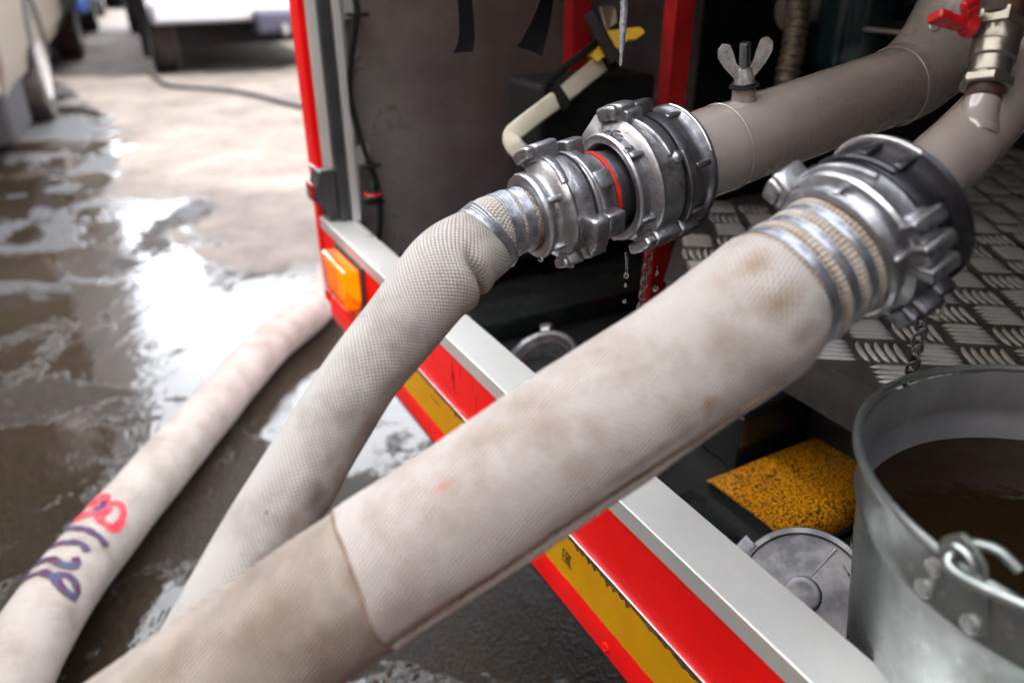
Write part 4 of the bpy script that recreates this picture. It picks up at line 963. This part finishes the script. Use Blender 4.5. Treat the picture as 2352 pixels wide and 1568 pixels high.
# ================================================================ SOCKET, CAP, CHAINS below the sill
def cam_to(p): return (CAM-p).normalized()
SK = P(1246, 822, 1.235); sn = (V((0, 0, .9))-N*.42-U*.1).normalized(); sr = refR(SK, sn)
mb = MB(); mb.lathe(SK, sn, sr, [(-.06, .046), (-.012, .0475), (-.010, .056), (-.002, .0585), (.004, .0575), (.0055, .0530), (.0035, .0500), (.001, .0470), (-.006, .0450), (-.012, .0415), (-.05, .040)], 72)
sk = build('storage_socket', mb, MT['alu_cast'], TR, True, 40, 'empty dark socket ring behind the aluminium sill')
mb = MB(); mb.lathe(SK-sn*.055, sn, sr, [(0, .0001), (0, .0415)], 32); build('socket_bottom', mb, MT['rust'], sk)
mb = MB(); mb.tube(torus_pts(SK-sn*.010, sn, .0425), .0022, 8, closed=True); build('socket_seal', mb, MT['rust'], sk)
for th in (118, 60, 0, 205): lug(SK, sn, sr, MT['alu_cast'] if th == 205 else MT['alu_dark'], sk, -.012, .010, th, 18, .052, .070, bev=.004)

CP = P(1843, 1366, .80); cn = (cam_to(CP)*.80+V((0, 0, .45))-N*.35+U*.0).normalized(); cr = refR(CP, cn)
cr = (V((0, 0, 1))-cn*cn.z).normalized()
cap = thing('blanking_cap', 'round aluminium blanking cap with central boss leaning behind the sill', 'cap', CP-V((0, 0, .05)))
mb = MB(); mb.lathe(CP, cn, cr, [(-.022, .045), (-.020, .068), (-.010, .0715), (-.002, .0720), (.0010, .0705), (.0015, .0650), (-.0005, .0630), (-.0010, .0600), (.0008, .034), (.0012, .0195), (.0045, .0180), (.0056, .0150), (.0046, .0110), (.0050, .0001)], 80)
cb = build('cap_disc', mb, mat('cap_aluminium', (.24, .24, .255), .36, .85, (.14, .14, .155), 30, .3, 160, rough2=.5, stain=(60, (.42, .42, .42), .66, .75)), cap, True, 35)
mb = MB(); cB = cr.cross(cn).normalized(); rr_ = [CP+cn*.0006+(cr*.059+cB*.012)*(1-f)+(cr*.006+cB*(-.004))*f for f in (0, .25, .5, .75, 1)]; mb.tube(rr_, .0012, 8); build('cast_line', mb, MT['alu_cast'], cap)
for th in (42, 165, 285): lug(CP, cn, cr, MT['alu_dark'], cb, -.018, .002, th, 18, .065, .084, bev=.004)

def chain(name, label, p0, p1, n, scale=1.0, sag=0.):
    """steel chain hanging from p0 to p1: every link a part"""
    root = thing(name, label, 'chain', p1.copy(), 0, 'steel safety chains of the pump compartment')
    d = (p1-p0); L_ = d.length; lk = L_/n*1.36; wd = lk*.30; wr_ = lk*.075
    me = None
    for k in range(n):
        f = (k+.5)/n; c = p0+d*f+V((.0, 0, -sag*4*f*(1-f))); t = (d+V((0, 0, -sag*4*(1-2*f)))).normalized()
        if me is None:
            mb = MB(); pts = []
            for a in range(20):
                an = 2*PI*a/20; x = math.cos(an)*wd; z = math.sin(an)*wd+(lk/2-wd)*(1 if math.sin(an) > 0 else -1)
                pts.append(V((x, 0, z)))
            mb.tube(pts, wr_, 7, closed=True); bmesh.ops.recalc_face_normals(mb.bm, faces=mb.bm.faces); me = bpy.data.meshes.new('chain_link'); mb.bm.to_mesh(me); mb.bm.free()
            me.polygons.foreach_set('use_smooth', [True]*len(me.polygons)); me.materials.append(MT['chain'])
        o = bpy.data.objects.new('chain_link', me); COL.objects.link(o); o.parent = root
        q = t.to_track_quat('Z', 'Y').to_matrix() @ Matrix.Rotation(PI/2*(k % 2)+.5+.3*rnd(), 3, 'Z'); o.rotation_euler = q.to_euler(); o.location = c-p1
    return root
MT['chain'] = mat('chain_steel', (.30, .29, .27), .32, .9, (.10, .09, .08), 150)
chain('chain', 'small steel chain hanging below the narrow hose adapter', P(1492, 575, .685), P(1470, 715, .74), 9)
chain('chain', 'dark steel chain hanging from the large coupling in front of the tread plate', P(2128, 706, .56), P(2086, 880, .66), 10)
chain('chain', 'steel chain beside the round blanking cap', P(1972, 1195, .80), P(1946, 1330, .80), 7)
chain('chain', 'loose end of steel chain lying at the edge of the blanking cap', P(1905, 1273, .825), P(1950, 1320, .79), 4, sag=-.004)

# ================================================================ BUCKET
BC = T(.182, -.062, .74); Z = V((0, 0, 1)); X = V((1, 0, 0))
bk = thing('bucket', 'galvanised steel bucket of dark water standing inside the sill', 'bucket', BC-Z*.30)
bf = lambda x, th: 1+.012*math.cos(2*th+.8)+.006*nse(math.cos(th)*2, math.sin(th)*2, x*6)
mb = MB(); mb.lathe(BC, Z, X, [(-.30, .115), (-.297, .118), (-.28, .1195), (-.045, .1515), (-.040, .1545), (-.034, .1530), (-.012, .1555), (-.004, .1570)], 96, rf=bf); build('bucket_wall', mb, MT['galv'], bk, True, 60)
mb = MB(); mb.lathe(BC, Z, X, [(-.004, .1567), (-.034, .1517), (-.040, .1530), (-.046, .1500), (-.28, .1185), (-.293, .114), (-.293, .0001)], 96, rf=bf); build('bucket_inside', mb, MT['galv_in'], bk, True, 60)
mb = MB(); mb.tube([BC+(X*math.cos(a*2*PI/96)+V((0, 1, 0))*math.sin(a*2*PI/96))*.1585*bf(0, a*2*PI/96) for a in range(96)], .0032, 10, closed=True); build('rolled_rim', mb, MT['galv'], bk)
mb = MB(); mb.lathe(BC, Z, X, [(-.062, .0001), (-.062, .1478)], 96, rf=bf); bw = build('water', mb, MT['bwater'], bk); 
# ear bracket facing the sill
_r = ray(2195, 1292); _g = CAM+_r*((.745-CH)/_r.z)-BC; ea = math.atan2(_g.y, _g.x); eo = V((math.cos(ea), math.sin(ea), 0)); es = V((-math.sin(ea), math.cos(ea), 0))
if proj(BC+eo*.16+es*.03)[0] > proj(BC+eo*.16)[0]: es = -es          # es points to image left
def ep(r, s, z): return BC+eo*math.sqrt(max(0, (r)**2-s*s))+es*s+Z*z
mb = MB(); outl = [(-.024, -.034), (-.017, -.043), (.017, -.043), (.024, -.034), (.021, -.014), (.013, .012), (.004, .022), (-.004, .020), (-.013, .012), (-.021, -.014)]
prev = None; bm = mb.bm
fr = [bm.verts.new(ep(.1612+.12*(min(z, 0)), s, z)) for s, z in outl]; bk_ = [bm.verts.new(ep(.1582+.12*(min(z, 0)), s, z)) for s, z in outl]
bm.faces.new(fr); bm.faces.new(bk_[::-1])
for i in range(len(fr)): bm.faces.new((fr[i], fr[(i+1) % 10], bk_[(i+1) % 10], bk_[i]))
bmesh.ops.bevel(bm, geom=bm.edges[:], offset=.001, segments=2, affect='EDGES', clamp_overlap=True)
ear = build('handle_bracket', mb, MT['galv'], bk, True, 40)
for s, z in ((-.015, -.031), (.015, -.031), (.012, -.010)): rivet(ep(.1614+.12*z, s, z), eo, .0062, MT['steel'], ear)
mb = MB(); mb.tube([ep(.164, 0, .006)+(es*math.cos(a*PI/12)+Z*math.sin(a*PI/12))*.009 for a in range(24)], .0022, 8, closed=True); build('bracket_eye', mb, MT['galv'], ear)
# bail handle: hooked through the eye, fallen outwards round the bucket
pts = [ep(.147, -.022, .011), ep(.150, -.010, .017), ep(.155, .002, .013), ep(.163, .005, .006), ep(.168, .0, .003), ep(.168, -.016, .004)]
for k in range(1, 9):
    a = -k*.33; o_ = eo*math.cos(a)+es*math.sin(a); pts.append(BC+o_*(.166+.0005*k)+Z*(.006+.004*k))
p_, _, _ = spline(pts, .004); mb = MB(); mb.tube(p_, .0030, 12); build('handle', mb, MT['galv'], bk)

# ================================================================ INSIDE: straps, folding frame, conduit, braid
def ribbon(ctrl, widths, thick=.0016):
    """webbing: ctrl list of (point, width vector)"""
    pa, _, _ = spline([c for c, w_ in ctrl], .006); pw, _, _ = spline([c+w_ for c, w_ in ctrl], .006); n = min(len(pa), len(pw))
    bm = bmesh.new(); prev = None
    for i in range(n):
        a = pa[int(i*(len(pa)-1)/(n-1))]; w_ = pw[int(i*(len(pw)-1)/(n-1))]-a
        row = [bm.verts.new(a+w_*f) for f in (-.5, -.25, 0, .25, .5)]
        if prev:
            for k in range(4): bm.faces.new((prev[k], prev[k+1], row[k+1], row[k]))
        prev = row
    bmesh.ops.solidify(bm, geom=bm.faces[:], thickness=thick); return bm
d = .88; wx = lambda px, py, dd=0.: (ray(1176+px, 784-py)-ray(1176, 784))*d+V((0, dd, 0))
o = build('webbing_strap', ribbon([(P(1070, -260, d), wx(30, 0, .01)), (P(1066, -100, d), wx(32, 0, .01)), (P(1068, 0, d), wx(33, 0, .008)), (P(1072, 60, d), wx(34, 2, .006)), (P(1071, 95, d), wx(38, 2, .004)), (P(1064, 121, d), wx(45, 3, 0))], None), MT['web'], None)
tag(o, 'straight black webbing strap end hanging before the dark side wall', 'strap', 'black webbing straps hanging in the compartment')
o = build('webbing_strap', ribbon([(P(1262, -260, d), wx(26, 4, .02)), (P(1262, -90, d), wx(28, 4, .02)), (P(1258, -10, d), wx(30, 10, .02)), (P(1245, 45, d), wx(40, 14, .012)), (P(1232, 80, d), wx(50, -8, .006)), (P(1216, 118, d), wx(60, -22, .0))], None), MT['web'], None)
tag(o, 'twisted black webbing strap with a flared end beside the red frame', 'strap', 'black webbing straps hanging in the compartment')
mb = MB(); d = .80; pts = [P(1436, -240, d), P(1434, 0, d), P(1431, 60, d), P(1428, 110, d), P(1426, 152, d)]
p_, _, _ = spline(pts, .004); mb.tube(p_, lambda f: .0040*(1-.6*smoothstep(.75, 1, f))*(1+.12*math.sin(f*160)), 10)
tag(build('braided_cord', mb, MT['braid']), 'tapered grey braided cord hanging above the aluminium couplings', 'cord')

# folding stretcher-like frame leaning in the dark
fm = thing('folding_frame', 'beige tubular frame with black straps leaning in the dark compartment', 'frame', T(.32, .80, FL))
d = 1.02; fp = [P(1408, 128, 1.10), P(1390, 140, 1.09), P(1300, 213, 1.05), P(1240, 258, 1.03), (P(1196, 292, 1.02)), P(1176, 312, 1.02), P(1184, 338, 1.02), P(1225, 372, 1.03), P(1300, 425, 1.05), P(1420, 520, 1.08)]
p_, _, _ = spline(fp, .005)
def flat_tube(pts, a, b, nrm):
    mb = MB(); bm = mb.bm; prev = None; n = len(pts)
    for i, p in enumerate(pts):
        t = (pts[min(i+1, n-1)]-pts[max(i-1, 0)]).normalized(); s_ = t.cross(nrm).normalized(); m_ = s_.cross(t).normalized()
        row = [bm.verts.new(p+s_*a*math.copysign(abs(math.cos(q))**.5, math.cos(q))+m_*b*math.copysign(abs(math.sin(q))**.5, math.sin(q))) for q in [2*PI*(k+.5)/12 for k in range(12)]]
        if prev:
            for k in range(12): bm.faces.new((prev[k], prev[(k+1) % 12], row[(k+1) % 12], row[k]))
        else: bm.faces.new(row)
        prev = row
    bm.faces.new(prev); return mb
vn = cam_to(P(1250, 260, 1.03))
build('frame_tube', flat_tube(p_, .0125, .008, vn), MT['beige'], fm)
for (x, y, dd, ang) in ((1286, 222, 1.045, 0), (1395, 135, 1.085, 0)):
    mb = MB(); c = P(x, y, dd)+vn*.004; ax = wx(9, -14).normalized(); mb.box(c, ax*.020, ax.cross(vn).normalized()*.008, vn*.0105, .003); build('strap', mb, MT['web'], fm)
mb = MB(); a, b_ = P(1252, 192, 1.03), P(1420, 60, 1.08); dd_ = (b_-a); mb.box((a+b_)/2, dd_/2, dd_.normalized().cross(vn)*.006, vn*.006, .002); build('black_bar', mb, MT['cable'], fm)
mb = MB(); a, b_ = P(1352, 30, 1.045), P(1414, 142, 1.045); dd_ = (b_-a); mb.box((a+b_)/2, dd_/2, dd_.normalized().cross(vn)*.009, vn*.006, .003); build('black_brace', mb, MT['cable'], fm)
mb = MB(); mb.prism([P(1340, 118, 1.06), P(1372, 92, 1.06), P(1392, 128, 1.06), P(1372, 142, 1.06)], -vn*.02); mb.prism([P(1385, 72, 1.065), P(1470, 62, 1.065), P(1482, 74, 1.065), P(1462, 90, 1.065), P(1440, 92, 1.065), P(1425, 112, 1.065), P(1398, 108, 1.065)], -vn*.02)
build('yellow_latch', mb, MT['yellow_pl'], fm, True, 40)
mb = MB(); mb.prism([P(1380, 15, 1.10), P(1412, 14, 1.15), P(1420, 80, 1.15), P(1398, 82, 1.15)], -vn*.02); build('beige_plate', mb, MT['beige'], fm, False)
bxc = P(1330, 330, 1.16)
mb = MB(); mb.box(bxc, N*.10, U*.05, V((0, 0, .10)), .01); o = tag(build('black_case', mb, MT['cable'], None, True, 40), 'black plastic case behind the beige folding frame', 'case')
# corrugated conduit
p_, _, _ = spline([P(1842, -230, 1.18), P(1838, -60, 1.18), P(1832, 30, 1.18), P(1822, 110, 1.18), P(1806, 190, 1.19), P(1795, 300, 1.22)], .0012)
mb = MB(); mb.tube(p_, lambda f: .0178*(1+.10*math.sin(f*len(p_)*.55)), 24); tag(build('conduit', mb, MT['plywood']), 'ribbed metal conduit standing in the dark behind the grey pipe', 'conduit')
# cross shelf edge and a round canister in the depth
tb('inner_shelf', MT['black_wet'], .95, 1.44, .30, 1.0, .905, .93, bev=.002)
tb('shelf_edge', MT['alu_rail'], .945, .9495, .32, .85, .908, .914, bev=.001, parent=TR)
mb = MB(); cc = P(1975, 20, 1.45); mb.lathe(cc-Z*.10, Z, X, [(0, .0001), (0, .07), (.05, .075), (.16, .075), (.2, .06), (.215, .03), (.215, .0001)], 40); tag(build('glass_jar', mb, MT['teal']), 'greenish glossy canister in the dark at the top of the compartment', 'canister')
mb = MB(); cc = P(1900, -10, 1.5); mb.tube([cc-N*.1-Z*.03, cc+N*.02, cc+N*.1-Z*.06], .035, 20); build('inner_pipe', mb, MT['grey_paint'], TR)

# ================================================================ WATER DROPS
def drop(x, y, d, r, ln, where):
    mb = MB(); p = P(x, y, d); R = X
    prof = [(-r, .0001), (-r*.9, r*.42), (-r*.5, r*.86), (0, r), (r*.55, r*.80), (r*1.1, r*.45), (r*1.1+ln*.5, r*.25), (r*1.1+ln, .0001)]
    mb.lathe(p, Z, X, prof, 16); return tag(build('water_drop', mb, MT['drop'], None, True, 180), where, 'water drop', 'water drops falling from the couplings')
drop(1438, 634, .68, .0026, .018, 'long stretched water drop with a thread falling below the adapter')
drop(1436, 657, .68, .0013, .002, 'tiny water drop just under the long stretched one')
drop(1434, 692, .68, .0019, .0, 'lowest round water drop in the left falling line')
drop(1505, 663, .70, .0030, .0, 'round water drop falling close beside the hanging chain')
drop(1508, 628, .70, .0018, .006, 'small water drop above the round one beside the chain')
drop(1242, 596, .645, .0024, .0, 'water drop clinging under the narrow hose coupling collar')
drop(1311, 610, .655, .0028, .0, 'water drop clinging under the lowest claw of the narrow coupling')
mb = MB(); p_ = [P(1438, 580, .68), P(1440, 595, .68), P(1439, 612, .68), P(1440, 628, .68)]; mb.tube(p_, lambda f: .0015-.0008*f, 8); tag(build('water_thread', mb, MT['drop']), 'thin thread of water running down from the adapter claw', 'water')

# ================================================================ VEHICLES in the street
MT['tyre'] = mat('tyre', (.022, .021, .02), .9, 0, (.04, .036, .032), 8, spec=.1)
MT['rim'] = mat('wheel_rim', (.12, .115, .11), .7, .2)
MT['glassc'] = mat('car_glass', (.03, .035, .04), .06)
MT['lampred'] = mat('tail_lamp', (.5, .02, .02), .2)
MT['lampw'] = mat('head_lamp', (.8, .8, .78), .1, .3)
MT['undercar'] = mat('underbody', (.018, .018, .020), .95, spec=.05)
MT['plate'] = mat('number_plate', (.20, .20, .21), .4, 0, (.50, .50, .50), 14)
def vmat(name, c): return mat(name, c, .35, 0, coat=.25)
def vehicle(name, label, cat, loc, yaw, Lg, Wd, Ht, body, van=False, gc=.26, wheel=.32, lamp='lampred', oh=.85, group=None):
    """origin: middle of the near end on the ground; local +y runs to its far end"""
    root = thing(name, label, cat, loc, yaw, group); fx = V((math.cos(yaw), math.sin(yaw), 0)); fy = V((-math.sin(yaw), math.cos(yaw), 0)); O = V(loc)
    def Q(x, y, z): return O+fx*x+fy*y+Z*z
    h = Wd/2; belt = Ht*(.55 if not van else .50)
    if van: prof = [(0, gc, h*.97), (0, Ht*.55, h), (.06, Ht*.92, h*.94), (.25, Ht, h*.86), (Lg*.72, Ht, h*.86), (Lg*.84, Ht*.62, h*.94), (Lg*.97, Ht*.52, h*.94), (Lg, gc+.1, h*.92), (Lg*.99, gc, h*.9)]
    else: prof = [(.04, gc, h*.93), (0, gc+.22, h*.97), (.05, belt*.98, h*.94), (.75, belt*1.06, h*.92), (1.30, Ht*.93, h*.74), (1.9, Ht, h*.70), (Lg*.62, Ht*.97, h*.70), (Lg*.80, belt*1.08, h*.90), (Lg*.97, belt*.98, h*.92), (Lg, gc+.2, h*.95), (Lg*.99, gc, h*.93)]
    mb = MB(); bm = mb.bm
    # body as stacked ribs: left and right outlines joined across
    Lr = [bm.verts.new(Q(-w_, y, z)) for y, z, w_ in prof]; Rr = [bm.verts.new(Q(w_, y, z)) for y, z, w_ in prof]
    n = len(prof)
    for i in range(n):
        j = (i+1) % n; bm.faces.new((Lr[i], Lr[j], Rr[j], Rr[i]))
    for S_, sg in ((Lr, -1), (Rr, 1)):
        mid = [bm.verts.new(Q(sg*h, y, max(gc+.15, min(belt, z*.62+.12)))) for y, z, w_ in prof]
        for i in range(n):
            j = (i+1) % n
            try: bm.faces.new((S_[i], S_[j], mid[j], mid[i]))
            except ValueError: pass
        bm.faces.new(mid)
    bmesh.ops.recalc_face_normals(bm, faces=bm.faces)
    bmesh.ops.bevel(bm, geom=bm.edges[:], offset=.05, segments=3, affect='EDGES', clamp_overlap=True)
    bd = build('body', mb, body, root, True, 50)
    # underbody; on vans a deeper black box stands in for the shadow beneath
    mb = MB(); mb.box(Q(0, Lg/2, gc-(.09 if van else .02)), fx*h*.84, fy*Lg*.47, Z*(.11 if van else .07), .02); build('underbody', mb, MT['undercar'], root, False)
    for y in (oh, Lg-oh):
        for sg in (-1, 1):
            c = Q(sg*(h-.10), y, wheel); mb = MB(); mb.lathe(c, fx*sg, Z, [(-.11, wheel*.7), (-.11, wheel*.95), (-.09, wheel), (.07, wheel), (.10, wheel*.95), (.105, wheel*.70), (.07, wheel*.62), (-.11, wheel*.62)], 40); wl = build('wheel', mb, MT['tyre'], root)
            mb = MB(); mb.lathe(c, fx*sg, Z, [(.055, .0001), (.085, .05), (.075, .07), (.055, wheel*.35), (.085, wheel*.64), (.10, wheel*.66)], 40, rf=lambda x, th: 1+.0*th); build('rim', mb, MT['rim'], wl)
            mb = MB(); mb.lathe(c, fx*sg, Z, [(.088, wheel*1.0), (.112, wheel*1.0), (.112, wheel*1.10), (.088, wheel*1.12)], 32, th0=-.2*PI-.9, th1=.2*PI+.9); build('wheel_arch', mb, MT['undercar'], root)
    # glazing, bumper, lamps, plate
    if van:
        mb = MB(); mb.box(Q(0, -.004, Ht*.74), fx*h*.74, fy*.006, Z*Ht*.13, .003); build('rear_window', mb, MT['glassc'], root, False)
        mb = MB(); mb.box(Q(0, -.008, Ht*.45), fx*.004, fy*.003, Z*(Ht*.45-gc)); build('door_gap', mb, MT['undercar'], root, False)
    else:
        mb = MB(); y0, z0, w0 = prof[3]; y1, z1, w1 = prof[4]
        mb.prism([Q(-w0*.9, y0+.06, z0+.05), Q(w0*.9, y0+.06, z0+.05), Q(w1*.92, y1-.04, z1-.03), Q(-w1*.92, y1-.04, z1-.03)], V((0, 0, .012))-fy*.012); build('windscreen', mb, MT['glassc'], root, False)
        for sg in (-1, 1):
            mb = MB(); mb.prism([Q(sg*h*.93, .95, belt*1.06), Q(sg*h*.93, Lg*.74, belt*1.06), Q(sg*h*.76, Lg*.62, Ht*.93), Q(sg*h*.76, 1.38, Ht*.92)], fx*sg*.02); build('side_window', mb, MT['glassc'], root, False)
    mb = MB(); mb.box(Q(0, -.03, gc+.10), fx*h*.96, fy*.06, Z*.085, .03); build('bumper', mb, body, root, True, 40)
    for sg in (-1, 1):
        mb = MB(); mb.box(Q(sg*h*.84, -.002, belt*.86), fx*h*.09, fy*.03, Z*(.14 if van else .07), .015); build('lamp', mb, MT[lamp], root, True, 40)
    mb = MB(); mb.box(Q(-.50 if van else 0, -.055 if van else -.095, gc+(.12 if van else .12)), fx*(.20 if van else .26), fy*.006, Z*.055, .003); pl = build('number_plate', mb, MT['plate'], root, False)
    return root, Q
yw = lambda dx, dy: math.atan2(-dx, dy)
a = yw(U.x, U.y)
# left side: beige car close by, its near wheel beside the lane
fwd = V((-.40, .917, 0)); ya = yw(fwd.x, fwd.y); rx = V((math.cos(ya), math.sin(ya), 0))
near_r = V((-2.50, 3.95, 0))
vehicle('parked_truck', 'tall beige grey truck parked at the left edge with its wheel beside the lane', 'truck', near_r-rx*1.05, ya, 6.3, 2.1, 3.5, mat('beige_truck_paint', (.075, .065, .053), .55, spec=.2), True, lamp='lampw', oh=1.45, wheel=.38, gc=.36)
p2 = near_r+fwd*7.0-rx*.85
vehicle('parked_car', 'blue car parked behind the beige car on the left', 'car', p2, ya, 4.3, 1.75, 1.45, vmat('blue_car_paint', (.05, .13, .42)), lamp='lampred')
vehicle('parked_car', 'pale grey car parked furthest along the left side of the street', 'car', near_r+fwd*12.0-rx*.7, ya, 4.4, 1.75, 1.5, vmat('grey_car_paint', (.42, .42, .42)), lamp='lampw')
ts = near_r-rx*1.05; ry = V((-math.sin(ya), math.cos(ya), 0))
mb = MB(); mb.box(ts+ry*.30+Z*.27, rx*1.02, ry*.32, Z*.15, .04); build('rear_step', mb, MT['undercar'], [o for o in bpy.data.objects if o.name == 'parked_truck'][0], True, 40)
# white van
vb_ = V((-3.10, 7.02, 0)); va = ya+.06; vx = V((math.cos(va), math.sin(va), 0)); vf = V((-math.sin(va), math.cos(va), 0))
vr_, Q = vehicle('white_van', 'white van seen from behind with a dark tow bar under its tail', 'van', vb_+vx*.95, va, 4.8, 1.9, 2.1, vmat('white_van_paint', (.36, .375, .41)), True, gc=.43, wheel=.37, oh=.42)
mb = MB(); mb.box(Q(.20, -.12, .43), vx*.30, vf*.10, Z*.10, .04); build('tow_bar', mb, mat('dark_blue_step', (.030, .034, .055), .4), vr_, True, 40)
mb = MB(); mb.lathe(Q(.13, -.26, .33), Z, X, [(0, .0001), (0, .03), (.05, .035), (.085, .02), (.09, .0001)], 20); build('tow_ball', mb, MT['rim'], vr_)
mb = MB(); mb.box(Q(-1.0, .25, .55), vx*.03, vf*.05, Z*.40, .015); build('side_trim', mb, MT['undercar'], vr_, True, 40)
# dark print on its number plate (out of focus in the photograph)
# far sunlit cars closing the lane
vehicle('parked_car', 'small white car far down the street in the sun', 'car', V((-6.5, 15.2, 0)), ya, 4.0, 1.7, 1.45, vmat('white_car_paint', (.78, .77, .73)), lamp='lampw')
vehicle('parked_car', 'beige car far down the street right of the white car', 'car', V((-4.2, 17.0, 0)), ya, 4.2, 1.75, 1.5, vmat('sand_car_paint', (.45, .38, .30)), lamp='lampred')
# black cable on the road
p_, _, _ = spline([V((-3.3, 7.3, .012)), V((-2.824, 6.544, .012)), V((-2.35, 6.35, .012)), V((-2.0, 6.12, .012)), V((-1.5, 5.62, .012)), V((-1.1, 5.4, .012)), V((-.4, 5.35, .012))], .05)
mb = MB(); mb.tube(p_, .016, 10); tag(build('road_cable', mb, MT['rubber']), 'black cable lying across the street beside the white van', 'cable')

for o in list(bpy.data.objects):
    if '_wm' in o: del o['_wm']
print('tris', sum(len(o.data.polygons) for o in bpy.data.objects if o.type == 'MESH'))
